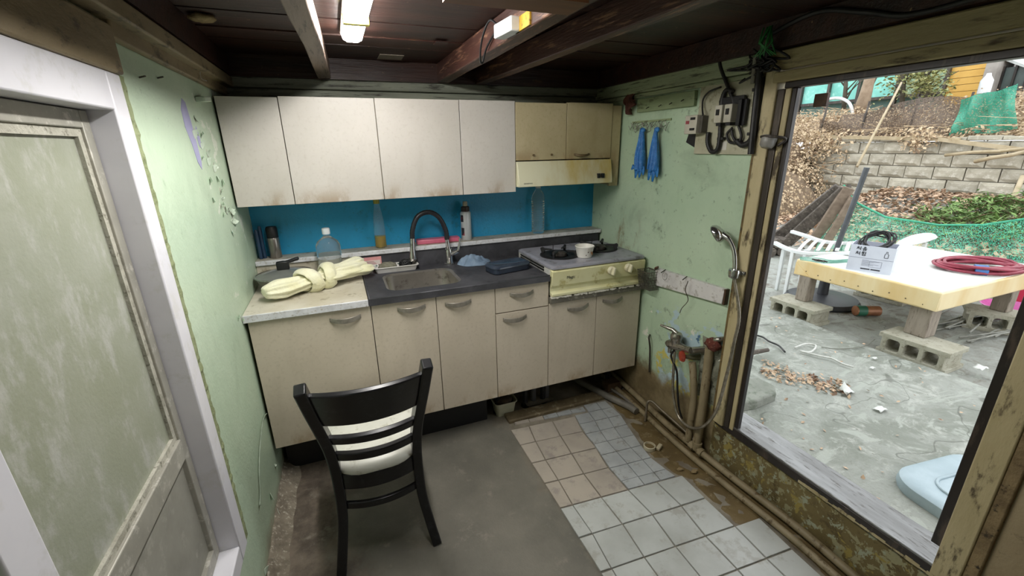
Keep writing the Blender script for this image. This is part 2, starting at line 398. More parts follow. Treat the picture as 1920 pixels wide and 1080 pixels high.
# timber bands at the wall tops
t1 = MB().box((XL, YB-0.045, 1.815), (XR, YB, 1.86)).box((XL, YB-0.03, 1.762), (XR, YB, 1.812))
struct(t1.build('trim_1', simple('grey_green_timber', '#8a9080', '#6c7063', 6, 0.6, c3='#3c3c34', stretch=(0.3, 3, 3), bump=0.4), bevel=0.004))
t2 = MB().box((XR-0.03, -0.60, 1.795), (XR, YB, 1.86)).box((XR-0.018, -0.6, 1.772), (XR, YB, 1.793))
struct(t2.build('trim_2', simple('green_timber_band', '#a3ad8b', '#8b9478', 6, 0.6, c3='#4b4c3c', stretch=(3, 0.3, 3), bump=0.4), bevel=0.004))
t3 = MB().box((XL, Yi-0.02, 1.70), (XL+0.022, -0.62, 1.80), ).box((XL, -0.62, 1.775), (XL+0.02, YB-0.05, 1.815)).box((XL, YF, 1.81), (XL+0.05, YB-0.05, 1.855))
struct(t3.build('trim_3', simple('old_brown_timber', '#8f8062', '#75664a', 5, 0.6, c3='#4a3c28', stretch=(1.5, 0.6, 1.5), bump=0.25, bscale=40), bevel=0.005))
# ------------------------------------------------------------------ ceiling: boards and joists
ceil = MB().box((XL-0.1, YF, ZC+0.02), (XR+0.1, YB+0.1, ZC+0.06)); ceiling = struct(ceil.build('ceiling', m_wood))
y = YB; k = 0
while y > YF:
    wd = 0.19+0.03*math.sin(k*2.3)
    MB().box((XL, y-wd+0.004, ZC+0.004*math.sin(k*5.1)), (XR, y, ZC+0.02)).build('board', m_wood, ceiling); y -= wd; k += 1
MB().box((XL, YB-0.07, ZJ-0.002), (XR, YB, ZC)).build('header', m_wood, ceiling)
MB().box((XR-0.05, YF, ZJ-0.004), (XR, YB-0.07, ZC)).build('header', m_wood, ceiling)
MB().box((XL, YF, ZJ), (XL+0.05, YB-0.07, ZC)).build('header', m_wood, ceiling)
def joist(p0, p1, wd, mat, z0=ZJ, z1=ZC):
    d = (Vector(p1)-Vector(p0)); mb = MB()
    n = 10; secs = []
    for i in range(n+1):
        t = i/n; c = Vector(p0)+d*t; j = 0.003*math.sin(i*2.1+p0[0]*9)
        secs.append([(c.x-wd/2+j, c.y, z0+j*0.6), (c.x+wd/2+j, c.y, z0-j*0.4), (c.x+wd/2, c.y, z1), (c.x-wd/2, c.y, z1)])
    loft(mb, secs); return mb.build('joist', mat, ceiling, bevel=0.004)
joist((-0.955, YB-0.045, 0), (-1.10, YF, 0), 0.058, m_joistp)
joist((-0.375, YB-0.045, 0), (-0.345, YF, 0), 0.062, m_joist)
joist((-0.165, YB-0.045, 0), (0.03, YF, 0), 0.052, m_joist)
MB().box((-0.70, -0.96, 1.838), (-0.39, -0.86, 1.862)).build('batten', simple('brown_batten', '#6b4526', '#55361f', 5, 0.5, stretch=(0.3, 3, 3)), ceiling)
# yellow and pale scraps stuck on a joist and board
m_yel = simple('yellow_tape', '#caa22f', '#a8801f', 14, 0.5, c3='#5c4418')
MB().box((-0.402, -0.66, 1.862), (-0.392, -0.55, 1.90)).build('tape_scrap', m_yel, ceiling)
MB().box((-0.71, 0.33, ZC-0.008), (-0.60, 0.44, ZC-0.005)).build('paper_scrap', simple('grey_paper', '#8c8276', '#776d62', 12, 0.8), ceiling)
MB().box((-0.52, 0.0, ZC-0.008), (-0.47, 0.06, ZC-0.005)).build('paper_scrap', m_wood, ceiling)
# ------------------------------------------------------------------ left door
d1 = thing('door_1', None, None, (XL, -1.0, 0.36)); struct(d1); d1['label'] = 'white framed door with dusty frosted pane and grey lower panel'
XFc = -1.385
fr = MB()
fr.box((XL-0.06, -0.70, 0.34), (XFc, -0.63, 1.70)); fr.build('jamb', m_white, d1, bevel=0.004)
MB().box((XL-0.06, -1.365, 0.34), (XFc, -1.30, 1.70)).build('jamb', m_white, d1, bevel=0.004)
MB().box((XL-0.06, -1.30, 1.622), (XFc, -0.70, 1.70)).build('frame_head', m_white, d1, bevel=0.004)
MB().box((XL-0.06, -1.30, 0.34), (XFc, -0.70, 0.40)).build('frame_sill', m_white, d1, bevel=0.004)
XD = -1.435
lf = MB()
for y0, y1 in ((-0.735, -0.702), (-1.298, -1.262)): lf.box((XD-0.03, y0, 0.402), (XD, y1, 1.62))
lf.box((XD-0.03, -1.262, 1.585), (XD, -0.735, 1.62)); lf.box((XD-0.03, -1.262, 0.402), (XD, -0.735, 0.445))
leaf = lf.build('leaf_frame', m_leafalu, d1, bevel=0.002)
MB().box((XD-0.03, -1.262, 0.765), (XD+0.002, -0.735, 0.825)).build('mid_rail', m_leafalu, leaf, bevel=0.003)
bd = MB()
for y0, y1, z0, z1 in ((-0.752, -0.735, .825, 1.585), (-1.262, -1.245, .825, 1.585), (-1.245, -0.752, 1.568, 1.585), (-1.245, -0.752, .825, .84)): bd.box((XD-0.02, y0, z0), (XD-0.006, y1, z1))
bd.build('glazing_bead', simple('grey_putty', '#b7b5a8', '#9c9a8c', 20, 0.7, c3='#7c7a6c', bump=0.5), leaf)
MB().box((XD-0.022, -1.255, 0.83), (XD-0.014, -0.742, 1.578)).build('pane', m_frost, leaf)
MB().box((XD-0.024, -1.262, 0.44), (XD-0.012, -0.735, 0.77)).build('lower_panel', m_panelgrey, leaf)
# caulk line round the frame: olive filler
mb = MB(); n = 60
lp = []
for i in range(n*2+1):
    z = 0.345+1.355*i/(n*2); wv = 0.040+0.010*noise.noise(Vector((i*0.37, 2, 1)))+0.006*noise.noise(Vector((i*0.9, 7, 1))); xx = XL+0.012+0.003*noise.noise(Vector((i*0.6, 4, 2)))
    lp.append([(XL-0.001, -0.632, z), (xx, -0.632, z), (xx, -0.632+wv*0.8, z), (XL-0.001, -0.632+wv, z)])
loft(mb, lp)
mb.build('filler_strip', simple('olive_filler', '#8d9670', '#79835c', 20, 0.8, c3='#646b4a', bump=0.5), d1)
# dark room seen beyond is not visible: plain backing behind the door
MB().box((XL-0.1, -1.35, 0.36), (XL-0.085, -0.645, 1.68)).build('backing', m_panelgrey, d1)
# ------------------------------------------------------------------ doorway on the right
tr = thing('trim_4', None, None, (XR, -0.68, 0.25)); struct(tr); tr['label'] = 'layered cream and dark brown doorway jamb beside the shower hose'
MB().box((XR-0.02, -0.622, 0.245), (XR+0.02, -0.603, 1.80)).build('edge_strip', simple('brown_edge_strip', '#75623a', '#5b4a2c', 8, 0.6, c3='#3b301e'), tr, bevel=0.003)
MB().box((XR-0.03, -0.676, 0.245), (XR+0.03, -0.622, 1.80)).build('post', m_cream, tr, bevel=0.004)
MB().box((XR-0.02, -0.704, 0.25), (XR+0.012, -0.676, 1.72)).build('channel', m_darkmetal, tr, bevel=0.003)
MB().box((XR-0.016, -0.726, 0.25), (XR+0.012, -0.704, 1.72)).build('strip', m_cream, tr, bevel=0.003)
MB().box((XR-0.01, -0.745, 0.26), (XR+0.012, -0.726, 1.72)).build('stop', m_dark, tr, bevel=0.003)
tr = thing('trim_5', None, None, (XR, -1.52, 0.25)); struct(tr); tr['label'] = 'flaking cream and dark jamb nearest the viewer'
MB().box((XR+0.0, -1.482, 0.335), (XR+0.03, -1.452, 1.72)).build('stop', m_dark, tr, bevel=0.003)
MB().box((XR-0.028, -1.545, 0.25), (XR+0.03, -1.482, 1.80)).build('post', m_cream, tr, bevel=0.004)
MB().box((XR-0.024, -1.575, 0.2), (XR+0.02, -1.545, 1.80)).build('edge_strip', simple('rough_brown_edge', '#8d7a58', '#6c5a3e', 10, 0.7, c3='#33291c', bump=0.6), tr, bevel=0.004)
tr = thing('trim_6', None, None, (XR, -1.1, 1.72)); struct(tr); tr['label'] = 'cream timber lintel over the doorway with a dark lower edge'
MB().box((XR-0.028, -1.60, 1.785), (XR+0.03, -0.60, 1.85)).build('upper_board', m_cream2, tr, bevel=0.004)
MB().box((XR-0.036, -1.60, 1.742), (XR+0.03, -0.66, 1.778)).build('lower_board', m_cream2, tr, bevel=0.004)
MB().box((XR-0.02, -1.60, 1.720), (XR+0.02, -0.70, 1.742)).build('dark_edge', m_dark, tr, bevel=0.003)
tr = thing('trim_7', None, None, (XR, -1.1, 0.25)); struct(tr); tr['label'] = 'scuffed metal sill at the foot of the doorway'
MB().box((XR-0.012, -1.50, 0.262), (XR+0.13, -0.66, 0.272)).build('sill_plate', m_alu, tr, bevel=0.003)
MB().box((XR-0.014, -1.52, 0.225), (XR+0.02, -0.62, 0.263)).build('sill_front', m_dark, tr, bevel=0.003)
mb = MB(); rp = random.Random(5); 
for i in range(26):
    yy = -1.05-0.5*i/26; h = rp.uniform(0.003, 0.012); mb.box((XR-0.0155, yy-0.02, 0.232-h*0.3), (XR-0.0135, yy, 0.232+h))
mb.build('paint_remnant', m_cream, tr)
# ------------------------------------------------------------------ floor tiles
TZ = 0.007
def cell(c, mat, gap=0.0022, name='tile', z=TZ):
    c = [Vector((p[0], p[1], 0)) for p in c]; ce = sum(c, Vector())/len(c)
    q = [p+(ce-p).normalized()*gap*1.4 for p in c]
    dz = [random.uniform(-0.0014, 0.0014) for _ in q]
    n = len(q); mb = MB()
    top = [Vector((p.x, p.y, z+d)) for p, d in zip(q, dz)]; e = [ce+(p-ce)*1.012 for p in q]
    low = [Vector((p.x, p.y, z-0.0015+d)) for p, d in zip(e, dz)]; bot = [Vector((p.x, p.y, -0.004)) for p in e]
    loft(mb, [bot, low, top], cap0=False); return mb.build(name, mat, floor)
rows = [-0.030, -0.172, -0.322, -0.473, -0.632, -0.790, -0.952, -1.110, -1.265, -1.42, -1.575]
cols = [[-0.235, -0.125, 0.020, 0.165], [-0.235, -0.147, 0.0, 0.135], [-0.235, -0.160, -0.014, 0.128], [-0.235, -0.165, -0.030, 0.104],
        [-0.235, -0.176, -0.033, 0.106, 0.261, 0.404], [-0.235, -0.175, -0.031, 0.117, 0.267, 0.398, 0.53], [-0.235, -0.190, -0.045, 0.100, 0.247, 0.397, 0.528],
        [-0.235, -0.20, -0.05, 0.095, 0.246, 0.387, 0.515], [-0.235, -0.21, -0.06, 0.09, 0.24, 0.385, 0.51], [-0.235, -0.22, -0.07, 0.08, 0.23, 0.375, 0.51], [-0.235, -0.225, -0.08, 0.07, 0.22, 0.37, 0.505]]
def cp(r, i): xx = cols[r][i]; return (xx, rows[r]-0.085*(xx-0.1)*(0.9 if r < 5 else 0.7))
for r in range(len(rows)-1):
    n = min(len(cols[r]), len(cols[r+1]))
    for i in range(n-1):
        if r == 5 and i == 5: continue
        cell((cp(r, i), cp(r, i+1), cp(r+1, i+1), cp(r+1, i)), m_tilep if r < 4 else m_tilew, 0.0038)
sy = [0.045, -0.030, -0.119, -0.209, -0.303, -0.392, -0.490, -0.585, -0.668]
def sx0(y):
    T = [(-0.70, .195), (-0.49, .208), (-0.3, .213), (-0.21, .228), (-0.116, .25), (0.06, .272)]
    for (a, b), (c, d) in zip(T, T[1:]):
        if y <= c: return b+(d-b)*(y-a)/(c-a)
    return T[-1][1]
def bigedge(y):
    for r in range(4):
        if y >= rows[r+1]: 
            t = (y-rows[r+1])/(rows[r]-rows[r+1]); return cols[r+1][3]+(cols[r][3]-cols[r+1][3])*min(t, 1.0)+0.004
    return cols[4][3]+0.004
rightlim = [0.42, 0.42, 0.42, 0.40, 0.38, 0.36, 0.345, 0.36, 0.37]
for j in range(len(sy)-1):
    y0, y1 = sy[j], sy[j+1]
    for i in range(-1, 4):
        if j == 0 and i < 0: continue
        xs = []
        for yy, lim in ((y0, rightlim[j]), (y1, rightlim[j+1])):
            a = sx0(yy)+0.088*i; b = a+0.088
            if i == -1: a = max(bigedge(yy), a-0.02)
            xs.append((a, min(b, lim), lim))
        if xs[0][0] > xs[0][2]-0.02 or xs[1][0] > xs[1][2]-0.02: continue
        s = 0.07
        f = lambda X, Y: (X, Y-s*(X-0.25))
        if j == len(sy)-2: g = lambda X, Y: (X, cp(4, 3)[1]-0.085*(X-0.106)*0.9+0.004)
        else: g = f
        if min(xs[0][1]-xs[0][0], xs[1][1]-xs[1][0]) < 0.015: continue
        cell((f(xs[0][0], y0), f(xs[0][1], y0), g(xs[1][1], y1), g(xs[1][0], y1)), m_tileb, 0.0022)
for i in range(5):
    a = -0.19+0.09*i; cell(((a, 0.052-0.05*i*0.09), (a+0.09, 0.05-0.05*i*.09), (a+0.085, 0.0-0.085*(a-0.02)), (a-0.003, 0.006-0.085*(a-0.1))), m_tilep if i < 2 else m_tileb, 0.002)
# brown mortar patch in the corner by the drain
mb = MB()
left = [(0.44, 0.10), (0.425, -0.10), (0.425, -0.16), (0.405, -0.28), (0.37, -0.40), (0.352, -0.50), (0.372, -0.62), (0.41, -0.70), (0.405, -0.83), (0.405, -0.97), (0.54, -0.985), (0.535, -1.12), (0.52, -1.28), (0.52, -1.6)]
NS = 8
def mf(u, v):
    k = v*(len(left)-1); i = min(int(k), len(left)-2); t = k-i
    a = Vector((left[i][0]+(left[i+1][0]-left[i][0])*t, left[i][1]+(left[i+1][1]-left[i][1])*t))
    xx = a.x+0.004+(XR-a.x)*u; yy = a.y
    h = 0.002+0.012*max(0, noise.noise(Vector((xx*6, yy*6, 2.2))))+0.03*max(0, u-0.6)
    if u == 0: h = -0.002
    return Vector((xx, yy, h+(0.01*noise.noise(Vector((xx*18, yy*18, 0))) if u > 0 else 0)))
mb.grid(NS, 60, mf).build('mortar_patch', m_mud, floor, smooth=True, label='rough brown mortar around the drain pipe')
MB().box((-0.22, 0.055, -0.01), (0.45, 0.14, 0.022)).build('kerb', m_kerbc, floor, bevel=0.008)
# crumbled plaster along the left wall foot
m_crumb = simple('crumbled_plaster', '#8d8474', '#6d6457', 18, 0.85, c3='#b5ae9e', bump=0.6)
mb = MB()
def cf(u, v):
    yy = 0.2-1.2*v; nn = noise.noise(Vector((yy*9, u*4, 1)))
    return Vector((XL+u*(0.075+0.03*noise.noise(Vector((yy*7, 0, 3)))), yy, max(-0.003, (0.05+0.03*nn)*(1-u)**1.6+0.008*noise.noise(Vector((yy*40, u*9, 0)))*(1-u) - (0.004 if u == 1 else 0))))
mb.grid(6, 90, cf).build('crumbled_edge', m_crumb, floor, smooth=True)
# ------------------------------------------------------------------ kitchen units
def lam(name, c1, c2, c3):
    M = Mat(name); M.set(0.42)
    c = M.mix(M.ramp(M.noise(2.5, 4), 0.3, 0.7), c1, c2)
    c = M.mix(M.math('MULTIPLY', M.ramp(M.noise(60, 5, 0.7, (1, 1, 1), 3), 0.5, 0.7), 0.35), c, c3)
    z = M.xyz()[2]; f = M.math('MULTIPLY', M.ramp(z, 0.09, 0.0), M.ramp(M.noise(7, 6, 0.7, (1, 1, 0.5), 2.2), 0.44, 0.62))
    c = M.mix(M.math('MULTIPLY', f, 0.6), c, '#8a6e46')
    c = M.mix(M.math('MULTIPLY', M.ramp(M.noise(4, 6, 0.7, (1.5, 1, 0.4), 6.1), 0.52, 0.70), 0.25), c, c3)
    M.col(c); M.bump(M.noise(160, 3, 0.6), 0.06, 0.003); return M.m
m_up = lam('upper_door_laminate', '#c6c1ba', '#bcb7af', '#aaa399')
m_lo = lam('lower_door_laminate', '#c8bdab', '#bdb29f', '#a69b87')
m_hoodlam = lam('stained_hood_laminate', '#bdb08d', '#a99b74', '#94865a')
m_carc = simple('cabinet_carcass', '#9d927c', '#8c826c', 6, 0.6)
m_dk = simple('black_rubber', '#17171a', '#101012', 12, 0.5)
m_handle = simple('bronze_grey_handle', '#948f84', '#7b766c', 30, 0.35, 0.35)
m_handleb = simple('brown_worn_handle', '#6b5a3c', '#574728', 20, 0.5, 0.2)
def door(parent, x0, x1, z0, z1, y, mat, name='door'):
    g = 0.0017
    return MB().box((x0+g, y, z0+g), (x1-g, y+0.018, z1-g)).build(name, mat, parent, bevel=0.0012)
def bow(parent, cx, y, cz, wd=0.132, mat=None, h=0.024, tilt=0.0):
    mb = MB(); n = 12; loops = []
    for i in range(n+1):
        t = i/n*2-1; out = 0.004+0.024*(1-t*t); hh = h*(0.75+0.25*(1-t*t)); zz = cz+tilt*t-0.006*(1-t*t)
        X = cx+t*wd/2
        loops.append([(X, y-out, zz-hh/2), (X, y-out, zz+hh/2), (X, y-out+0.006, zz+hh/2), (X, y-out+0.006, zz-hh/2)])
    loft(mb, loops)
    for s in (-1, 1): mb.cyl((cx+s*(wd/2-0.006), y-0.009, cz+tilt*s), (cx+s*(wd/2-0.006), y+0.002, cz+tilt*s), 0.005, n=8)
    return mb.build('handle', mat or m_handle, parent, bevel=0.0015)
U = [-1.392, -1.158, -0.760, -0.358, -0.059, 0.246, 0.541]; YU, ZUB, ZUT, ZUH = 0.297, 1.295, 1.755, 1.459
def upper(lab, x0, x1, z0, cuts, mat=m_up, handles=()):
    t = thing('wall_cabinet', lab, 'cabinet', ((x0+x1)/2, YU+0.15, z0))
    MB().box((x0, YU+0.0195, z0+0.002), (x1, YB-0.002, ZUT-0.012)).build('body', m_carc, t, bevel=0.001)
    ds = []
    for a, b in zip(cuts, cuts[1:]): ds.append(door(t, a, b, z0, ZUT+0.004*random.uniform(-1, 1), YU, mat))
    return t, ds
upper('narrow wall cabinet with one plain door at the left wall', U[0], U[1], ZUB, [U[0], U[1]])
upper('wide two-door wall cabinet above the sink', U[1], U[3], ZUB, U[1:4])
upper('single-door wall cabinet beside the range hood', U[3], U[4], ZUB, U[3:5])
hc, ds = upper('short yellow-stained wall cabinet above the range hood', U[4], U[6], ZUH, U[4:7], m_hoodlam)
bow(ds[1], 0.345, YU, 1.485, 0.10, m_handleb, 0.014)
for xx in (0.045, 0.155): MB().cyl((xx, YU+0.004, 1.487), (xx, YU-0.008, 1.487), 0.006, n=8).build('handle_screw', m_handleb, ds[0])
MB().box((U[6]+0.001, YU+0.004, 1.30), (0.602, YU+0.022, ZUT-0.01)).build('filler_panel', m_hoodlam, hc, bevel=0.001)
MB().box((0.585, YU+0.022, 1.30), (0.602, YB-0.002, ZUT-0.01)).build('side_panel', m_hoodlam, hc, bevel=0.001)
# range hood
m_hood = Mat('stained_cream_enamel'); m_hood.set(0.35)
_c = m_hood.mix(m_hood.ramp(m_hood.noise(5, 5, 0.6, (1, 1, 0.4)), 0.42, 0.75), '#d9d6b8', '#bfa75c'); m_hood.col(_c); m_hood = m_hood.m
hd = thing('range_hood', 'slim cream range hood stained yellow under the short cabinet', 'range hood', (0.24, 0.4, 1.32))
mb = MB(); x0, x1 = U[4]+0.002, U[6]-0.003
loft(mb, [[(x, YB-0.004, ZUH-0.004), (x, YU-0.012, ZUH-0.004), (x, YU-0.035, 1.345), (x, YU-0.035, 1.322), (x, YB-0.004, 1.322)] for x in (x0, x1)])
mb.build('body', m_hood, hd, bevel=0.003)
mb = MB()
for xx in (0.435, 0.462): mb.box((xx, YU-0.040, 1.352), (xx+0.018, YU-0.027, 1.378))
mb.build('switch', m_dk, hd, bevel=0.001)
mb = MB()
for i in range(9): mb.box((x0+0.06+i*0.055, YU+0.02, 1.317), (x0+0.095+i*0.055, YB-0.1, 1.3235))
mb.build('grease_filter', m_alu, hd)
text_mesh('limenno', 0.016, 'maker_mark', simple('dark_print', '#4a4a44', '#3c3c38', 40, 0.6), hd, (x0+0.03, YU-0.0357, 1.337), (1, 0, 0), (0, 0.16, 1))
# base units
X0, X1, X2, X3, X4, X5, X6 = -1.388, -0.899, -0.601, -0.302, 0.0, 0.2985, 0.598; ZB0, ZT, ZR = 0.232, 0.862, 0.733
def base_unit(lab, x0, x1, zt, nm='base_cabinet'):
    t = thing(nm, lab, 'cabinet', ((x0+x1)/2, 0.28, ZB0))
    c = MB(); th = 0.015
    c.box((x0+0.001, 0.0195, ZB0), (x0+th, 0.56, zt-0.004)); c.box((x1-th, 0.0195, ZB0), (x1-0.001, 0.56, zt-0.004)); c.box((x0+th, 0.0195, ZB0), (x1-th, 0.56, ZB0+th)); c.box((x0+th, 0.55, ZB0+th), (x1-th, 0.56, zt-0.004)); c.box((x0+th, 0.0195, zt-0.06), (x1-th, 0.03, zt-0.004))
    c.build('body', m_carc, t)
    for lx in (x0+0.06, x1-0.06):
        for ly in (0.19, 0.48): MB().lathe([(0.028, 0), (0.028, 0.008), (0.016, 0.014), (0.016, ZB0-0.02), (0.025, ZB0-0.012), (0.025, ZB0)], (lx, ly, 0), 12).build('leg', m_dk, t, smooth=30)
    return t
hp = lambda px, py: at_y(px, py, -0.02)
t = base_unit('wide single-door base cabinet under the white worktop', X0, X1, ZT)
d = door(t, X0, X1, ZB0, ZT, 0, m_lo); h = hp(648, 599); bow(d, h.x, 0, h.z)
MB().box((X0+0.01, 0.15, 0.0), (X1, 0.165, ZB0)).build('plinth', m_dk, t)
t = base_unit('two-door sink base cabinet', X1, X3, ZT)
MB().box((X1+0.001, 0.15, 0.0), (X3-0.02, 0.165, ZB0)).build('plinth', m_dk, t)  # black board added to stand for the shadow under the sink unit
for a, b, px, py in ((X1, X2, 773, 579), (X2, X3, 861, 569)):
    d = door(t, a, b, ZB0, ZT, 0, m_lo); h = hp(px, py); bow(d, h.x, 0, h.z)
t = base_unit('narrow base cabinet with a top drawer, beside the range', X3, X4, ZT)
d = door(t, X3, X4, 0.722, ZT, 0, m_lo, 'drawer'); h = hp(981, 551); bow(d, h.x, 0, h.z)
d = door(t, X3, X4, ZB0, 0.720, 0, m_lo); h = hp(968, 598); bow(d, h.x, 0, h.z)
t = base_unit('low two-door base cabinet under the gas range', X4, X6, ZR)
for a, b, px, py, q in ((X4, X5, 1087, 577, 0.004), (X5, X6, 1152, 563, 0.0)):
    d = door(t, a, b, ZB0, ZR, 0, m_lo); h = hp(px, py); bow(d, h.x, 0, h.z, tilt=q)
# worktops
ZW = 0.895
m_wt = simple('white_worktop', '#c9c4b6', '#b5ad9a', 5, 0.4, c3='#8f8672')
m_wte = simple('white_chipped_edge', '#d6d7da', '#c2c3c6', 25, 0.45, c3='#a9a59c')
t = thing('white_worktop', 'white laminate worktop under the folded towel', 'worktop', (-1.15, 0.2, 0.865))
MB().box((XL+0.001, -0.012, 0.864), (-0.907, 0.475, ZW)).build('slab', m_wt, t, bevel=0.003)
MB().box((XL+0.001, -0.020, 0.864), (-0.907, -0.012, ZW+0.0005)).build('edge_band', m_wte, t, bevel=0.002)
MB().box((XL+0.001, 0.475, ZW-0.02), (-0.907, 0.487, 0.99)).build('upstand', m_wt, t, bevel=0.001)
m_ss = Mat('dark_worn_steel'); m_ss.set(0.34, 0.75)
_c = m_ss.mix(m_ss.ramp(m_ss.noise(4, 6, 0.7), 0.35, 0.7), '#4c4c50', '#65656a'); _c = m_ss.mix(m_ss.ramp(m_ss.noise(14, 6, 0.75, None, 5), 0.58, 0.75), _c, '#2c2b2c')
m_ss.col(_c); m_ss.link(m_ss.ramp(m_ss.noise(9, 6, 0.7, None, 2), -0.6, 1.2), m_ss.b.inputs['Roughness']); m_ss = m_ss.m
m_bas = simple('brushed_sink_steel', '#bdb8b0', '#a8a39b', 5, 0.30, 0.85, c3='#8f8981')
t = thing('sink_worktop', 'dark steel worktop with the inset sink basin', 'worktop', (-0.46, 0.2, 0.865))
bx0, bx1, by0, by1 = -0.80, -0.455, 0.075, 0.355; fx0, fx1, fy0, fy1 = -0.845, -0.425, 0.035, 0.385
tx0, tx1 = -0.905, -0.004
mb = MB(); zt = ZW
mb.box((tx0, -0.02, 0.864), (tx1, fy0, zt)); mb.box((tx0, fy1, 0.864), (tx1, 0.475, zt)); mb.box((tx0, fy0, 0.864), (fx0, fy1, zt)); mb.box((fx1, fy0, 0.864), (tx1, fy1, zt))
mb.build('slab', m_ss, t)
mb = MB()
mb.tube([(tx0, -0.016, zt-0.001), (tx1, -0.016, zt-0.001)], 0.0045, 8); mb.tube([(tx0+.004, -0.016, zt), (tx0+.004, 0.47, zt)], 0.004, 8)
mb.build('raised_rim', m_ss, t, smooth=True)
mb = MB(); N5 = 6
L3 = lambda pts, z: [(a, b, z) for a, b in pts]
loft(mb, [L3(rrect(fx0, fy0, fx1, fy1, 0.0006, N5), zt), L3(rrect(bx0-0.012, by0-0.012, bx1+0.012, by1+0.012, 0.062, N5), zt)], False, False); mb.build('flange', m_ss, t); mb = MB()
loft(mb, [L3(rrect(bx0-0.012, by0-0.012, bx1+0.012, by1+0.012, 0.062, N5), zt), L3(rrect(bx0, by0, bx1, by1, 0.055, N5), zt-0.008),
          L3(rrect(bx0+0.008, by0+0.008, bx1-0.008, by1-0.008, 0.055, N5), zt-0.13), L3(rrect(bx0+0.02, by0+0.02, bx1-0.02, by1-0.02, 0.05, N5), zt-0.155), L3(rrect(bx0+0.12, by0+0.09, bx1-0.12, by1-0.09, 0.05, N5), zt-0.162)], cap0=False)
bas = mb.build('basin', m_bas, t, smooth=50)
MB().lathe([(0.0, 0.006), (0.03, 0.006), (0.045, 0.004), (0.05, 0.0)], ((bx0+bx1)/2, (by0+by1)/2, zt-0.161), 20).build('drain', m_dk, bas, smooth=True)
MB().box((tx0, 0.475, ZW-0.02), (0.60, 0.487, 0.985)).build('upstand', m_ss, t, bevel=0.001)
# pink edged note stuck to the upstand
nt = MB().box((-0.893, 0.4735, ZW+0.012), (-0.795, 0.4748, 0.972)); nt = solo(nt, 'price_note', simple('pink_paper', '#d79a98', '#cf8e90', 30, 0.7), 'pink bordered paper note stuck behind the sink tray', 'note', (-0.84, 0.4742, ZW+0.012))
o = MB().box((-0.886, 0.4728, ZW+0.02), (-0.802, 0.4736, 0.953)).build('white_field', simple('white_paper', '#d8cfc8', '#ccc2bc', 30, 0.7), nt)
mb = MB()
for i in range(4): mb.box((-0.88, 0.4721, 0.925+i*0.007), (-0.84+0.006*((i*7) % 4), 0.4729, 0.927+i*0.007))
mb.build('printed_lines', simple('red_print', '#a04a50', '#8d4048', 30, 0.7), nt)
# worktop strip below the range
t = thing('range_worktop', 'grey worktop strip with chipped edge under the gas range', 'worktop', (0.3, 0.25, 0.735))
MB().box((X4+0.001, -0.018, ZR+0.002), (0.612, 0.474, 0.768)).build('slab', simple('grey_worktop_edge', '#6b675c', '#57534a', 12, 0.6, c3='#8b877c'), t, bevel=0.003)
mb = MB(); rp = random.Random(11)
for i in range(60):
    xx = 0.005+0.59*i/60; 
    if rp.random() < 0.85: mb.box((xx, -0.024, 0.766+rp.uniform(-0.004, 0.002)), (xx+0.011, -0.008, 0.772+rp.uniform(0, 0.004)))
mb.build('crumbled_seal', simple('white_crumbs', '#e6e3d8', '#cfcabb', 30, 0.8), t)
# ledge
t = thing('splash_ledge', 'narrow white ledge running along the blue wall', 'shelf', (-0.4, 0.53, 0.985))
MB().box((XL+0.001, 0.474, 0.987), (0.612, YB-0.006, 1.006)).build('slab', simple('dusty_ledge_top', '#b9b5a8', '#a09a8a', 7, 0.55, c3='#7f7866'), t)
MB().box((XL+0.001, 0.464, 0.984), (0.612, 0.474, 1.008)).build('front_lip', m_wte, t, bevel=0.003)
ZL = 1.0065
# ------------------------------------------------------------------ gas range
m_gtop = simple('grey_enamel_top', '#a3a3ad', '#9696a0', 6, 0.32, 0.15, c3='#6f6d70')
m_gfr = simple('yellow_cream_enamel', '#dcd9b0', '#d2cd9c', 5, 0.33, c3='#b9b078')
m_gside = simple('white_enamel', '#cdcdc8', '#bdbdb4', 8, 0.4, c3='#8c8878')
m_gblk = simple('black_cast_iron', '#1d1c1d', '#121112', 20, 0.5)
g = thing('gas_range', 'cream two-burner gas range with grey top', 'gas range', (0.3, 0.2, 0.772))
gx0, gx1, gy0, gy1, gz = 0.006, 0.592, -0.028, 0.44, 0.94
MB().box((gx0+0.004, gy0+0.03, 0.773), (gx1-0.004, gy1, gz-0.012)).build('body', m_gside, g, bevel=0.004)
mb = MB(); loft(mb, [[(x, gy0+0.032, gz-0.014), (x, gy0, gz-0.026), (x, gy0+0.006, 0.835), (x, gy0+0.022, 0.818), (x, gy0+0.022, 0.800), (x, gy0+0.002, 0.792), (x, gy0+0.002, 0.776), (x, gy0+0.032, 0.776)] for x in (gx0, gx1)])
fp = mb.build('front_panel', m_gfr, g, bevel=0.003)
mb = MB(); loft(mb, [L3(rrect(gx0-0.002, gy0+0.004, gx1+0.002, gy1, 0.02), gz-0.016), L3(rrect(gx0-0.002, gy0+0.004, gx1+0.002, gy1, 0.02), gz-0.005), L3(rrect(gx0+0.006, gy0+0.012, gx1-0.006, gy1-0.008, 0.02), gz), L3(rrect(gx0+0.03, gy0+0.04, gx1-0.03, gy1-0.03, 0.02), gz-0.003)])
top = mb.build('top_plate', m_gtop, g, smooth=35)
mb = MB()
for i in range(2): mb.box((gx0-0.0005, 0.08, 0.895+i*0.014), (gx0+0.006, 0.40, 0.902+i*0.014))
mb.build('side_groove', m_gblk, g)
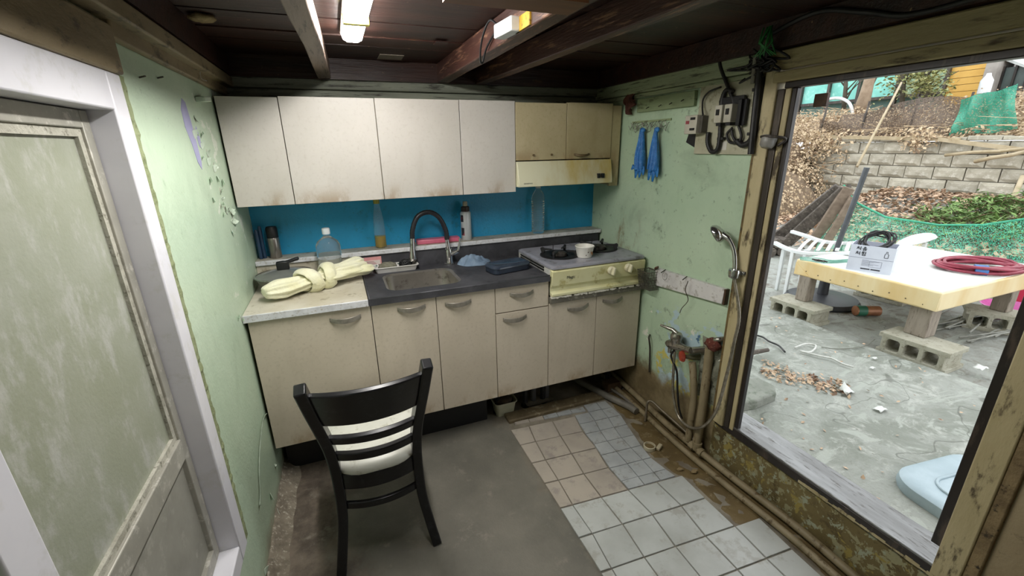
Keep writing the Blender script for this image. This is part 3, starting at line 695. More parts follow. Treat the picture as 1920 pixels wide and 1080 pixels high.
for kx, kz in ((0.365, 0.882), (0.475, 0.885)):
    kb = MB().lathe([(0.024, 0), (0.024, 0.012), (0.019, 0.018), (0.0, 0.019)], (kx, gy0+0.003, kz), 20, (0, -1, -0.08)).build('knob', simple('ivory_knob', '#d9d4b8', '#cbc5a6', 20, 0.35), g, smooth=35)
    MB().box((kx-0.006, gy0-0.034, kz-0.022), (kx+0.006, gy0-0.012, kz+0.022), Matrix.Rotation(0.25, 3, 'Y')).build('grip', simple('ivory_knob', '', ), kb, bevel=0.003)
text_mesh('Magic', 0.022, 'maker_mark', simple('dark_print', '', ''), g, (0.09, gy0+0.0003, 0.868), (1, 0, 0), (0, -0.05, 1))
for bx, by in ((0.165, 0.20), (0.455, 0.245)):
    b = MB().lathe([(0.112, 0), (0.112, 0.006), (0.10, 0.008), (0.075, 0.002), (0.05, 0.0), (0.0, 0.0)], (bx, by, gz-0.003), 28).build('drip_pan', m_gblk, g, smooth=40)
    MB().lathe([(0.042, 0), (0.042, 0.014), (0.034, 0.02), (0.02, 0.024), (0.0, 0.024)], (bx, by, gz-0.002), 20).build('burner_cap', simple('burner_grey', '#4d4844', '#37332f', 20, 0.5, 0.3), b, smooth=30)
    for k in range(4):
        a = math.pi/4+k*math.pi/2; d = Vector((math.cos(a), math.sin(a), 0)); p = Vector((bx, by, gz))
        mb = MB(); nrm = Vector((-d.y, d.x, 0))
        prof = [(0.108, 0.002), (0.116, 0.03), (0.106, 0.038), (0.09, 0.032), (0.045, 0.03), (0.045, 0.024), (0.085, 0.02), (0.096, 0.002)]
        mb.prism([p+d*r+Vector((0, 0, h))-nrm*0.006 for r, h in prof], nrm*0.012); mb.build('pan_support', m_gblk, b, bevel=0.0015)
    MB().cyl((bx-0.01, by+0.062, gz), (bx-0.01, by+0.062, gz+0.05), 0.002, n=6).build('thermocouple', m_gblk, b)
# paper bowl on the range
b0 = Vector((0.272, 0.105, gz-0.001))
bo = thing('paper_bowl', 'white paper bowl with floral print on the gas range', 'bowl', b0)
MB().lathe([(0.0, 0.004), (0.038, 0.004), (0.038, 0), (0.040, 0), (0.052, 0.058), (0.055, 0.061), (0.052, 0.064), (0.049, 0.060), (0.037, 0.008), (0.0, 0.008)], b0, 32).build('cup', simple('white_card', '#e4e2da', '#d8d5cb', 10, 0.45), bo, smooth=35)
rp = random.Random(4); m_fl = [simple('print_orange', '#b5792c', '#8f5a1e', 60, 0.5), simple('print_brown', '#6e5a4c', '#57483c', 60, 0.5), simple('print_pink', '#b0787e', '#9c626a', 60, 0.5)]
for i in range(26):
    a = rp.uniform(0, 6.28); z = rp.uniform(0.012, 0.050); r = 0.0405+0.012*z/0.058+0.0003; s = rp.uniform(0.002, 0.005)
    if i < 7: a = -1.15+rp.gauss(0, 0.13); z = 0.032+rp.gauss(0, 0.009); s = 0.006
    c = b0+Vector((math.cos(a)*r, math.sin(a)*r, z)); n = Vector((math.cos(a), math.sin(a), -0.2)).normalized(); tx = Vector((-math.sin(a), math.cos(a), 0)); ty = n.cross(tx)
    MB().prism([c+tx*(math.cos(q*1.2566)*s*(1 if q % 2 else .6))+ty*(math.sin(q*1.2566)*s) for q in range(5)], n*0.0006).build('print_flower', m_fl[0 if i < 7 else rp.randrange(1, 3)], bo)
# ------------------------------------------------------------------ things on the worktop
m_chrome = simple('chrome', '#c9c9c9', '#b2b2b2', 9, 0.14, 0.95, c3='#8b8883')
# pan with glass lid
pc = Vector((-1.262, 0.343, ZW)); 
pt = thing('frying_pan', 'grey lidded pan on the white worktop by the left wall', 'pan', pc)
MB().lathe([(0.0, 0.0), (0.09, 0.0), (0.105, 0.01), (0.122, 0.06), (0.127, 0.063), (0.124, 0.064), (0.10, 0.012), (0.0, 0.006)], pc, 36).build('bowl', simple('grey_nonstick', '#8c8a84', '#77756f', 9, 0.4, 0.2), pt, smooth=40)
ld = MB().lathe([(0.126, 0.065), (0.126, 0.069), (0.118, 0.071), (0.09, 0.080), (0.05, 0.088), (0.0, 0.092)], pc, 36, closed=True).build('lid', simple('grey_lid_glass', '#7c7f7a', '#6f726e', 6, 0.12, 0.1), pt, smooth=40)
MB().lathe([(0.127, 0.064), (0.13, 0.066), (0.129, 0.071), (0.124, 0.071)], pc, 36, closed=True).build('rim', m_chrome, ld, smooth=True)
mb = MB(); loft(mb, [[pc+Vector((x, y-0.006*0, z)) for x, y, z in ((-0.028+sx, -w2, 0.09), (-0.028+sx, w2, 0.09), (-0.028+sx, w2, hz), (-0.028+sx, -w2, hz))] for sx, w2, hz in ((0, 0.012, 0.13), (0.03, 0.014, 0.132), (0.055, 0.012, 0.128))])
mb.box(pc+Vector((-0.025, -0.012, 0.12)), pc+Vector((0.075, 0.012, 0.134)), Matrix.Rotation(-0.25, 3, 'Y')); mb.build('knob', m_dk, ld, bevel=0.004)
# knotted towel
M = Mat('pale_yellow_cloth'); M.set(0.9); M.col(M.mix(M.ramp(M.noise(7, 5, 0.6), 0.35, 0.7), '#eae8cc', '#dedbb0')); M.bump(M.math('ADD', M.noise(22, 6, 0.7), M.noise(70, 4, 0.6)), 0.6, 0.008)
M.b.inputs['Sheen Weight'].default_value = 0.3; m_towel = M.m
A, B = Vector((-1.33, 0.125, ZW+0.045)), Vector((-0.885, 0.385, ZW+0.06))
tw = thing('kitchen_towel', 'pale yellow towel rolled and knotted on the white worktop', 'towel', ((A+B)/2-Vector((0, 0, 0.05))))
ax = (B-A).normalized(); sd = ax.cross(Vector((0, 0, 1))).normalized(); upv = sd.cross(ax)
def env(t):
    k = 0.62+0.9*abs(t-0.47) if abs(t-0.47) < 0.5 else 1
    return min(1.0, k)*(0.55+0.45*min(1, t*7))*(0.6+0.4*min(1, (1-t)*7))
rp = random.Random(21)
def cloth_roll(mb, a0, a1, offs, rr, seed, wav=0.16, nseg=44, nring=28, lobes=5):
    d = (a1-a0); axl = d.normalized(); s_ = axl.cross(Vector((0, 0, 1))).normalized(); u_ = s_.cross(axl); loops = []
    for i in range(nseg+1):
        t = i/nseg; e = env(t)
        if t < 0.02 or t > 0.98: e *= 0.8
        loop = []
        for k in range(nring):
            th = 2*math.pi*k/nring
            w_ = 1+wav*math.sin(lobes*th+seed+2.2*noise.noise(Vector((t*3, seed, 0))))+0.14*noise.noise(Vector((math.cos(th)*1.6, math.sin(th)*1.6, t*5+seed)))
            r = rr*e*w_
            loop.append(a0+d*t+offs+s_*(math.cos(th)*r*1.25)+u_*(math.sin(th)*r*0.8))
        loops.append(loop)
    loft(mb, loops)
mb = MB(); cloth_roll(mb, A, B, Vector((0, 0, 0.0)), 0.054, 1.0, 0.17, lobes=8)
mb.build('rolled_body', m_towel, tw, smooth=True, sub=1)
mb = MB(); cloth_roll(mb, A+ax*0.02-sd*0.01, A+ax*0.22, Vector((0, 0, -0.012))-sd*0.022*0, 0.036, 2.0, 0.2, 24, 24); cloth_roll(mb, A+ax*0.27+upv*0.012, B-ax*0.0+upv*0.012-sd*0.02, Vector((0, 0, 0.012)), 0.032, 5.0, 0.2, 24, 24); cloth_roll(mb, A+ax*0.26+sd*0.03, B+ax*0.02+sd*0.035-upv*0.012, Vector((0, 0, -0.0)), 0.034, 8.0, 0.18, 24, 24)
mb.build('end_fold', m_towel, tw, smooth=True, sub=1)
def wrap(mb, t0, tilt, rr, th):
    c = A+(B-A)*t0; loops = []; n = 40
    for i in range(n):
        a = 2*math.pi*i/n; p = c+sd*(math.cos(a)*rr*1.12)+upv*(math.sin(a)*rr)+ax*(tilt*math.cos(a+0.6))
        q = 1+0.25*noise.noise(Vector((math.cos(a)*2, math.sin(a)*2, t0*30)))
        rad = (sd*math.cos(a)+upv*math.sin(a)); loop = []
        for k in range(14):
            b = 2*math.pi*k/14; f = 1+0.22*math.sin(4*b+a*1.5)
            loop.append(p+rad*(math.cos(b)*th*0.55*q)+ax*(math.sin(b)*th*1.1*q*f))
        loops.append(loop)
    nn = 14; m = len(mb.v); mb.v += [v for l in loops for v in l]
    for i in range(n):
        j = (i+1) % n
        for k in range(nn): mb.f.append((m+i*nn+k, m+i*nn+(k+1) % nn, m+j*nn+(k+1) % nn, m+j*nn+k))
mb = MB(); wrap(mb, 0.40, 0.02, 0.050, 0.027); wrap(mb, 0.58, -0.014, 0.052, 0.026); mb.build('knot', m_towel, tw, smooth=True, sub=1)
# water bottle behind the towel
m_pet = glassy('clear_pet', '#f4fafb', 0.05, 0.93, 1.2)
m_pet2 = glassy('clear_ribbed_pet', '#f0f8f8', 0.06, 0.92, 1.25)
def bottle(lab, c, prof, capprof, mat, capmat, n=28, grp=None):
    t = thing('plastic_bottle', lab, 'bottle', c)
    MB().lathe(prof, c, n).build('shell', mat, t, smooth=40); 
    if capprof: MB().lathe(capprof, c, 20).build('cap', capmat, t, smooth=40)
    return t
m_capw = simple('white_cap', '#dfe3e6', '#cfd4d8', 20, 0.4)
bottle('large clear plastic bottle standing behind the towel', (-1.052, 0.425, ZW), [(0.0, 0.004), (0.045, 0.0), (0.058, 0.012), (0.058, 0.04), (0.055, 0.047), (0.058, 0.054), (0.058, 0.10), (0.054, 0.108), (0.059, 0.116), (0.059, 0.175), (0.05, 0.195), (0.024, 0.215), (0.0165, 0.222), (0.0165, 0.235)], [(0.0195, 0.232), (0.0195, 0.258), (0.017, 0.262), (0.0, 0.262)], m_pet, m_capw)
# tray with sponge and scrubber
tc = Vector((-0.725, 0.425, ZW)); 
ty = thing('dish_tray', 'white plastic tray on the back rim of the sink', 'tray', tc)
mb = MB(); tl = lambda e, z, r: L3(rrect(tc.x-0.118+e, tc.y-0.045+e, tc.x+0.115-e, tc.y+0.045-e, r), z)
loft(mb, [tl(0.012, ZW+0.001, 0.012), tl(0.002, ZW+0.03, 0.014), tl(-0.004, ZW+0.031, 0.016), tl(-0.003, ZW+0.034, 0.016), tl(0.006, ZW+0.033, 0.012), tl(0.016, ZW+0.006, 0.01)], cap1=True)
mb.build('shell', simple('white_plastic', '#d6d4d0', '#c7c4be', 12, 0.4), ty, smooth=40)
mb = MB()
for i in range(14): mb.ball((tc.x-0.10+0.016*i*0.9, tc.y+0.036, ZW+0.030+0.004*math.sin(i*2)), 0.005, 6)
mb.build('edge_pattern', simple('teal_print', '#5a9a8c', '#c07a82', 60, 0.5), ty)
mb = MB(); mb.ball((tc.x-0.045, tc.y-0.002, ZW+0.026), 0.045, 20, (1.15, 0.72, 0.62), 0.12)
solo(mb, 'scouring_sponge', simple('grey_green_sponge', '#8a8878', '#75735f', 60, 0.95, bump=0.9, bscale=160), 'grey rounded sponge lying in the sink tray', 'sponge', (tc.x-0.045, tc.y, ZW+0.006), smooth=True)
mb = MB(); rp = random.Random(2)
for i in range(26):
    u = Vector((rp.gauss(0, 1), rp.gauss(0, 1), rp.gauss(0, 1))).normalized(); v = u.orthogonal().normalized(); w_ = u.cross(v); R = rp.uniform(0.017, 0.026)
    mb.tube([Vector((tc.x+0.052, tc.y, ZW+0.034))+Vector((q.x*1.35, q.y*1.1, q.z)) for q in [(v*math.cos(a)+w_*math.sin(a))*R for a in [k*0.5236 for k in range(12)]]], 0.0032, 5, closed=True)
solo(mb, 'steel_scrubber', simple('dark_steel_wool', '#3a3a3a', '#232323', 60, 0.45, 0.5), 'dark wire scrubber in the sink tray by the tap', 'scrubber', (tc.x+0.052, tc.y, ZW+0.008), smooth=True)
# sink tap
fb = Vector((-0.425, 0.432, ZW))
tp = thing('sink_tap', 'chrome sink tap with black flexible gooseneck hose', 'tap', fb)
MB().lathe([(0.030, 0), (0.030, 0.006), (0.024, 0.010), (0.021, 0.03), (0.022, 0.075), (0.019, 0.09), (0.0, 0.092)], fb, 24).build('base', m_chrome, tp, smooth=35)
MB().tube([fb+Vector((0, 0, 0.088)), fb+Vector((-0.004, 0, 0.125)), fb+Vector((-0.006, 0, 0.15))], [0.014, 0.012, 0.012], 16).build('neck', m_chrome, tp, smooth=40)
hd_ = MB(); hd_.tube([fb+Vector((0.012, -0.006, 0.06)), fb+Vector((0.05, -0.02, 0.078))], [0.016, 0.014], 14); hd_.tube([fb+Vector((0.05, -0.02, 0.078)), fb+Vector((0.062, -0.016, 0.12)), fb+Vector((0.064, -0.014, 0.15))], [0.009, 0.006, 0.004], 10)
hd_.build('lever', m_chrome, tp, smooth=40)
hb = fb+Vector((-0.213, -0.012, 0.0))
pts = curve_pts([fb+Vector((-0.006, 0, 0.145)), fb+Vector((-0.010, 0, 0.20)), fb+Vector((-0.045, 0, 0.275)), fb+Vector((-0.10, 0, 0.305)), fb+Vector((-0.16, -0.004, 0.285)), fb+Vector((-0.193, -0.008, 0.22)), fb+Vector((-0.20, -0.010, 0.165))], 8)
mb = MB(); rr = [0.0125+0.0012*(i % 2) for i in range(len(pts))]; mb.tube(pts, rr, 14); mb.build('hose', simple('black_hose', '#26262b', '#1b1b1f', 20, 0.4), tp, smooth=True)
MB().tube([fb+Vector((-0.20, -0.010, 0.17)), fb+Vector((-0.203, -0.011, 0.12)), fb+Vector((-0.206, -0.012, 0.06)), fb+Vector((-0.207, -0.012, 0.045))], [0.0135, 0.0145, 0.0225, 0.022], 18).build('spray_head', m_chrome, tp, smooth=40)
# crumpled blue cloth
def wad(c, sx, sy, h, seed):
    def fn(u, v):
        a = u*2*math.pi; r = v
        q = Vector((math.cos(a)*r, math.sin(a)*r, 0)); rr = 1+0.28*noise.noise(Vector((math.cos(a)*1.5, math.sin(a)*1.5, seed)))
        z = h*(1-r**4)*(0.50+0.55*noise.noise(Vector((q.x*1.9, q.y*1.9, seed+3)))+0.40*noise.noise(Vector((q.x*4.2, q.y*4.2, seed))))
        return c+Vector((q.x*sx*rr, q.y*sy*rr, max(0.001, z)))
    return fn
cb = Vector((-0.285, 0.40, ZW)); mb = MB().grid(48, 14, wad(cb, 0.095, 0.075, 0.06, 2.7))
solo(mb, 'dish_cloth', simple('blue_grey_cloth', '#7f93a8', '#64798f', 14, 0.9, bump=0.4, bscale=80), 'crumpled blue-grey cloth on the steel worktop', 'cloth', cb, smooth=True, solid=0.003, sub=1)
# dark blue lidded box
bc = Vector((-0.165, 0.175, ZW)); R_ = Matrix.Rotation(0.20, 3, 'Z')
lb = thing('lunch_box', 'dark navy plastic box on the steel worktop beside the range', 'box', bc)
bl = lambda e, z, r: [bc+R_@Vector((a, b, 0))+Vector((0, 0, z)) for a, b in rrect(-0.115+e, -0.062+e, 0.115-e, 0.062-e, r)]
mb = MB(); loft(mb, [bl(0.008, 0.0, 0.024), bl(0.0, 0.005, 0.03), bl(0.0, 0.03, 0.03)]); mb.build('base', simple('navy_plastic', '#2c3542', '#232a36', 20, 0.3), lb, smooth=40)
mb = MB(); loft(mb, [bl(-0.003, 0.03, 0.032), bl(-0.003, 0.036, 0.032), bl(0.004, 0.045, 0.03), bl(0.015, 0.0475, 0.025), bl(0.02, 0.044, 0.022)]); mb.build('lid', simple('navy_gloss_plastic', '#39424f', '#2d3541', 20, 0.22), lb, smooth=40)
# ------------------------------------------------------------------ things on the ledge
m_steel = simple('brushed_steel', '#a59f9a', '#8d8883', 30, 0.3, 0.85, stretch=(8, 8, 0.3))
tb = Vector((-1.308, 0.532, ZL)); t = thing('vacuum_flask', 'steel flask with black cap at the left end of the ledge', 'flask', tb)
MB().lathe([(0.026, 0), (0.028, 0.003), (0.028, 0.10), (0.025, 0.108), (0.0, 0.108)], tb, 24).build('body', m_steel, t, smooth=40)
MB().lathe([(0.026, 0.104), (0.027, 0.112), (0.027, 0.152), (0.022, 0.162), (0.0, 0.163)], tb, 24).build('cap', m_dk, t, smooth=40)
for i, (xx, yy, h) in enumerate(((-1.362, 0.545, 0.165), (-1.378, 0.535, 0.15))):
    c = Vector((xx, yy, ZL)); solo(MB().lathe([(0.008, 0), (0.009, 0.004), (0.009, h-0.01), (0.006, h), (0, h)], c, 12), 'handle_rod', simple('dark_blue_plastic', '#2b4560', '#233850', 20, 0.4), ('taller' if i == 0 else 'shorter')+' dark blue rod standing in the ledge corner left of the flask', 'rod', c, smooth=40)
ob = Vector((-0.782, 0.545, ZL)); t = thing('oil_bottle', 'slim clear oil bottle with yellow cap and little oil left', 'bottle', ob)
MB().lathe([(0.0, 0.003), (0.026, 0.0), (0.030, 0.006), (0.030, 0.09), (0.027, 0.15), (0.020, 0.20), (0.014, 0.235), (0.014, 0.25)], ob, 24).build('shell', m_pet, t, smooth=40)
MB().lathe([(0.0, 0.004), (0.0265, 0.004), (0.028, 0.008), (0.028, 0.066), (0.0, 0.066)], ob, 24).build('oil', glassy('yellow_oil', '#e0b713', 0.05, 0.6, 1.3), t, smooth=40)
MB().lathe([(0.017, 0.243), (0.017, 0.268), (0.0, 0.268)], ob, 18).build('cap', simple('olive_yellow_cap', '#a8a23c', '#8f8930', 20, 0.4), t, smooth=40)
pk = MB().box((-0.585, 0.505, ZL), (-0.335, 0.565, ZL+0.026), Matrix.Rotation(-0.03, 3, 'Z')).build('pink_case', simple('pink_plastic', '#d9748c', '#cf6480', 15, 0.4), None, bevel=0.005)
for v in pk.data.vertices: v.co -= Vector((-0.46, 0.535, ZL))
pk.location = (-0.46, 0.535, ZL); tag(pk, 'flat pink plastic case lying on the ledge behind the tap', 'case')
sb = Vector((-0.287, 0.535, ZL)); t = thing('spray_can', 'white spray can with dark collar on the ledge', 'spray can', sb)
MB().lathe([(0.029, 0), (0.031, 0.003), (0.031, 0.158), (0.029, 0.163), (0.022, 0.172), (0, 0.172)], sb, 24).build('body', simple('white_printed_can', '#cfd2d4', '#bfc3c6', 12, 0.3, 0.2), t, smooth=40)
MB().lathe([(0.024, 0.168), (0.026, 0.172), (0.024, 0.195), (0.016, 0.20), (0, 0.20)], sb, 24).build('collar', simple('brown_black_collar', '#3a2a26', '#2a1e1c', 20, 0.4), t, smooth=40)
MB().lathe([(0.014, 0.198), (0.014, 0.22), (0.011, 0.226), (0, 0.226)], sb, 18).build('nozzle', simple('beige_nozzle', '#b9b09c', '#a9a08c', 20, 0.4), t, smooth=40)
mb = MB()
for z0, z1, a0, a1 in ((0.03, 0.075, -2.9, -2.2), (0.11, 0.15, -3.0, -2.3)):
    n = 8; mb.grid(n, 1, lambda u, v: sb+Vector((math.cos(a0+(a1-a0)*u)*0.0315, math.sin(a0+(a1-a0)*u)*0.0315, z0+(z1-z0)*v)))
mb.build('label_print', simple('red_black_print', '#8c3444', '#2c2c32', 30, 0.5, lo=0.45, hi=0.5), t)
cbp = []
for i in range(30):
    z = 0.008+0.21*i/30; cbp.append((0.040+(0.0022 if i % 2 else -0.0012), z))
bottle('tall ribbed clear bottle on the ledge under the range hood', (0.185, 0.535, ZL), [(0.0, 0.004), (0.034, 0.0)]+cbp+[(0.040, 0.225), (0.032, 0.25), (0.016, 0.272), (0.014, 0.285)], [(0.0165, 0.28), (0.0165, 0.296), (0.0, 0.297)], m_pet2, m_capw)
# ------------------------------------------------------------------ under the cabinets
c = Vector((-0.20, 0.175, 0.0)); t = thing('plastic_tub', 'small white plastic tub under the sink cabinet', 'tub', c)
mb = MB(); ul = lambda e, z, r: L3(rrect(c.x-0.075+e, c.y-0.05+e, c.x+0.065-e, c.y+0.06-e, r), z)
loft(mb, [ul(0.016, 0.0, 0.02), ul(0.004, 0.085, 0.025), ul(-0.003, 0.088, 0.027), ul(-0.003, 0.094, 0.027), ul(0.003, 0.092, 0.024), ul(0.014, 0.06, 0.02)])
mb.build('shell', simple('ivory_plastic', '#b9b7a0', '#a9a78e', 14, 0.4), t, smooth=40)
MB().ball((c.x, c.y+0.01, 0.075), 0.055, 14, (1, 0.8, 0.45), 0.2).build('contents', simple('brown_rubbish', '#4b3a28', '#352818', 30, 0.8), t, smooth=True)
t = thing('drain_pan', 'flat metal pan on the floor under the drain pipes', 'pan', (0.03, 0.16, 0))
mb = MB(); dl = lambda e, z: L3(rrect(-0.065+e, 0.135+e, 0.115-e, 0.215-e, 0.012), z)
loft(mb, [dl(0.006, 0.022), dl(0, 0.03), dl(-0.004, 0.031), dl(0.004, 0.029), dl(0.01, 0.025)]); mb.build('tray', simple('dull_tin', '#8d8574', '#6f6757', 12, 0.5, 0.4), t, smooth=40)
for i, xx in enumerate((-0.005, 0.085)):
    solo(MB().tube([(xx, 0.19, 0.028), (xx+0.003, 0.195, 0.14), (xx, 0.2, 0.235)], 0.018, 14), 'drain_pipe', simple('dark_grey_pvc', '#4a4a4c', '#39393b', 14, 0.5), ('left' if i == 0 else 'right')+' upright dark drain pipe standing in the metal pan', 'pipe', (xx, 0.19, 0.028), smooth=30)
br = MB().box((0.49, 0.11, 0.0), (0.60, 0.19, 0.06)).build('brick', simple('brown_brick', '#6d5644', '#584535', 20, 0.8, bump=0.5), None, bevel=0.005)
tag(br, 'broken brown brick on the floor under the range cabinet', 'brick')
# ------------------------------------------------------------------ ceiling lamp
M = Mat('lamp_diffuser'); M.set(0.4); M.col(M.mix(M.noise(6), '#ffffff', '#fbfbff')); M.b.inputs['Emission Color'].default_value = (1.0, 0.97, 0.93, 1); M.b.inputs['Emission Strength'].default_value = LAMP_STRENGTH; m_emit = M.m
lx0, lx1, ly0, ly1 = -0.882, -0.808, -1.15, -0.035  # unseen near end of the lamp lengthened to add light by the camera
lt = thing('ceiling_lamp', 'bright white strip lamp fixed to the dark board ceiling', 'lamp', ((lx0+lx1)/2, (ly0+ly1)/2, ZC-0.03))
MB().box((lx0-0.004, ly0-0.01, ZC-0.014), (lx1+0.004, ly1+0.01, ZC-0.003)).build('housing', simple('lamp_white', '#dcdcd8', '#cfcfca', 10, 0.4), lt, bevel=0.003)
mb = MB(); loft(mb, [[(lx0, y, ZC-0.014), (lx0+0.004, y, ZC-0.030), (lx0+0.02, y, ZC-0.038), (lx1-0.02, y, ZC-0.038), (lx1-0.004, y, ZC-0.030), (lx1, y, ZC-0.014)] for y in (ly0, ly1)]); mb.build('diffuser', m_emit, lt, smooth=50)
MB().box((lx0-0.003, -0.315, ZC-0.042), (lx1+0.003, -0.29, ZC-0.01)).build('clip', simple('yellowed_clip', '#cfc65a', '#b9ae40', 20, 0.4), lt, bevel=0.002)
# adapter with cable on the joist
ad = thing('power_adapter', 'white power adapter fixed to the ceiling joist', 'adapter', (-0.425, -0.46, ZJ))
MB().box((-0.436, -0.585, 1.862), (-0.396, -0.465, 1.902), Matrix.Rotation(0.1, 3, 'Z')).build('case', m_capw, ad, bevel=0.004)
MB().tube(curve_pts([(-0.42, -0.47, 1.895), (-0.43, -0.40, 1.93), (-0.435, -0.33, 1.89), (-0.425, -0.27, 1.84), (-0.41, -0.25, 1.83), (-0.407, -0.29, 1.87), (-0.405, -0.37, 1.90)], 6), 0.0035, 8).build('cable', m_dk, ad, smooth=True)
# loose white string and plaster bit hanging from the ceiling at the left
p0 = at_y(357, 25, 0.10); pts = [at_y(x, y, 0.10) for x, y in ((354, 2), (357, 30), (366, 60), (370, 90), (375, 118), (376, 145), (388, 152))]; pts[0].z = ZC
solo(MB().tube(curve_pts(pts, 5), 0.0016, 6), 'hanging_string', simple('white_string', '#c9c9c4', '#b5b5b0', 40, 0.7), 'thin white string dangling from the ceiling above the left wall', 'string', pts[0], smooth=True)
mb = MB(); mb.ball((-1.30, -0.10, ZC-0.008), 0.035, 14, (1.2, 0.9, 0.35), 0.4); solo(mb, 'foam_blob', simple('tan_foam', '#a8946c', '#8d7a54', 40, 0.9, bump=0.8), 'lump of tan foam stuck on the ceiling', 'foam', (-1.30, -0.10, ZC-0.01), smooth=True)
# ------------------------------------------------------------------ chair
m_blk = simple('black_lacquered_wood', '#121214', '#1a1a1d', 9, 0.28, c3='#26262a')
ch = thing('dining_chair', 'black wooden ladder-back dining chair with white padded seat', 'chair', (-0.962, -0.36, 0))
cx = -0.962
def post(pts, w0=0.040, d0=0.026):
    pp = curve_pts(pts, 6); loops = []
    for i, p in enumerate(pp):
        t = i/(len(pp)-1); w_, d_ = (0.044+0.008*math.sin(t*3.14), 0.036); tg = (pp[min(i+1, len(pp)-1)]-pp[max(i-1, 0)]).normalized()
        xx = Vector((1, 0, 0)); xx = (xx-tg*xx.dot(tg)).normalized(); yy = tg.cross(xx)
        loops.append([p+xx*(a*d_/2)+yy*(b*w_/2) for a, b in ((-1, -1), (1, -1), (1, 1), (-1, 1))])
    mb = MB(); loft(mb, loops); return mb
def pY(z):  # post depth at height z
    T = [(0, -0.560), (0.12, -0.538), (0.25, -0.522), (0.42, -0.520), (0.55, -0.540), (0.65, -0.570), (0.76, -0.615), (0.875, -0.668)]
    for (a, b), (c, d) in zip(T, T[1:]):
        if z <= c: return b+(d-b)*(z-a)/(c-a)
    return T[-1][1]
def pX(z):
    T = [(0, 0.183), (0.12, 0.163), (0.25, 0.146), (0.42, 0.143), (0.55, 0.15), (0.65, 0.163), (0.76, 0.178), (0.875, 0.19)]
    for (a, b), (c, d) in zip(T, T[1:]):
        if z <= c: return b+(d-b)*(z-a)/(c-a)
    return T[-1][1]
for s in (-1, 1):
    post([(cx+s*pX(z), pY(z), z) for z in (0, 0.12, 0.25, 0.42, 0.55, 0.65, 0.76, 0.863+(0.008 if s > 0 else 0))]).build('back_leg', m_blk, ch, bevel=0.005, seg=2)
def slat(z0, z1, bulge, th, name, z1m=None):
    mb = MB(); n = 18; loops = []
    for i in range(n+1):
        t = i/n*2-1; b = bulge*(1-t*t)
        a0 = Vector((cx+t*(pX(z0)-0.004), pY(z0)-b, z0)); a1 = Vector((cx+t*(pX(z1)-0.004), pY(z1)-b, z1+(z1m or 0)*(1-t*t)))
        u = (a1-a0).normalized(); nr = Vector((0, 1, 0)); nr = (nr-u*nr.dot(u)).normalized()
        loops.append([a0-nr*th/2, a0+nr*th/2, a1+nr*th/2, a1-nr*th/2])
    loft(mb, loops); return mb.build(name, m_blk, ch, bevel=0.004, seg=2)
slat(0.682, 0.833, 0.040, 0.020, 'crest_rail')
slat(0.580, 0.613, 0.036, 0.022, 'slat'); slat(0.497, 0.530, 0.036, 0.022, 'slat')
slat(0.36, 0.425, 0.034, 0.020, 'seat_rail')
slat(0.270, 0.298, 0.034, 0.018, 'stretcher')
for s in (-1, 1):
    MB().beam((cx+s*0.178, -0.135, 0), (cx+s*0.175, -0.145, 0.42), 0.028, 0.028, (0, 1, 0), 0.038, 0.038).build('front_leg', m_blk, ch, bevel=0.004)
    MB().beam((cx+s*0.150, -0.52, 0.39), (cx+s*0.176, -0.15, 0.39), 0.020, 0.06).build('seat_rail', m_blk, ch, bevel=0.003)
    MB().beam((cx+s*0.148, -0.522, 0.235), (cx+s*0.176, -0.145, 0.235), 0.018, 0.024).build('stretcher', m_blk, ch, bevel=0.003)
MB().beam((cx-0.175, -0.14, 0.39), (cx+0.175, -0.14, 0.39), 0.02, 0.06).build('seat_rail', m_blk, ch, bevel=0.003)
def seatloop(e, z):
    o = []
    for k in range(48):
        a = 2*math.pi*k/48; c_, s_ = math.cos(a), math.sin(a); q = 4.0 if s_ > 0 else 2.9
        r = (abs(c_)**q+abs(s_)**q)**(-1/q); xx = c_*r; yy = s_*r
        hw = 0.186+0.012*yy
        o.append((cx+xx*(hw-e), -0.338+yy*(0.225-e), z))
    return o
mb = MB(); loft(mb, [seatloop(0.02, 0.412), seatloop(0.002, 0.420), seatloop(-0.003, 0.435), seatloop(0.003, 0.450), seatloop(0.02, 0.462), seatloop(0.06, 0.470), seatloop(0.12, 0.473)])
mb.build('seat_cushion', simple('white_vinyl', '#dcdcd2', '#cfcfc4', 7, 0.35, c3='#bdbcae'), ch, smooth=True)
# ------------------------------------------------------------------ right wall fittings
def onr(px, py, off=0.0): return at_x(px, py, XR-off)
m_gboard = simple('green_painted_board', '#93a27c', '#7f8c68', 8, 0.6, c3='#54593f', stretch=(1, 0.3, 1), bump=0.4)
rl = thing('nail_rail', 'green painted board with long nails high on the right wall', 'rail', (XR, -0.05, 1.70))
MB().box((XR-0.02, -0.257, 1.698), (XR-0.0005, 0.16, 1.764), Matrix.Rotation(0.0, 3, 'X')).build('board', m_gboard, rl, bevel=0.002)
for px, py in ((1238, 196), (1280, 186), (1215, 200), (1258, 192)):
    p = onr(px, py, 0.02); MB().cyl(p+Vector((0.008, 0, 0)), p+Vector((-0.035, -0.03, -0.012)), 0.0022, n=6).build('nail', m_nail, rl)
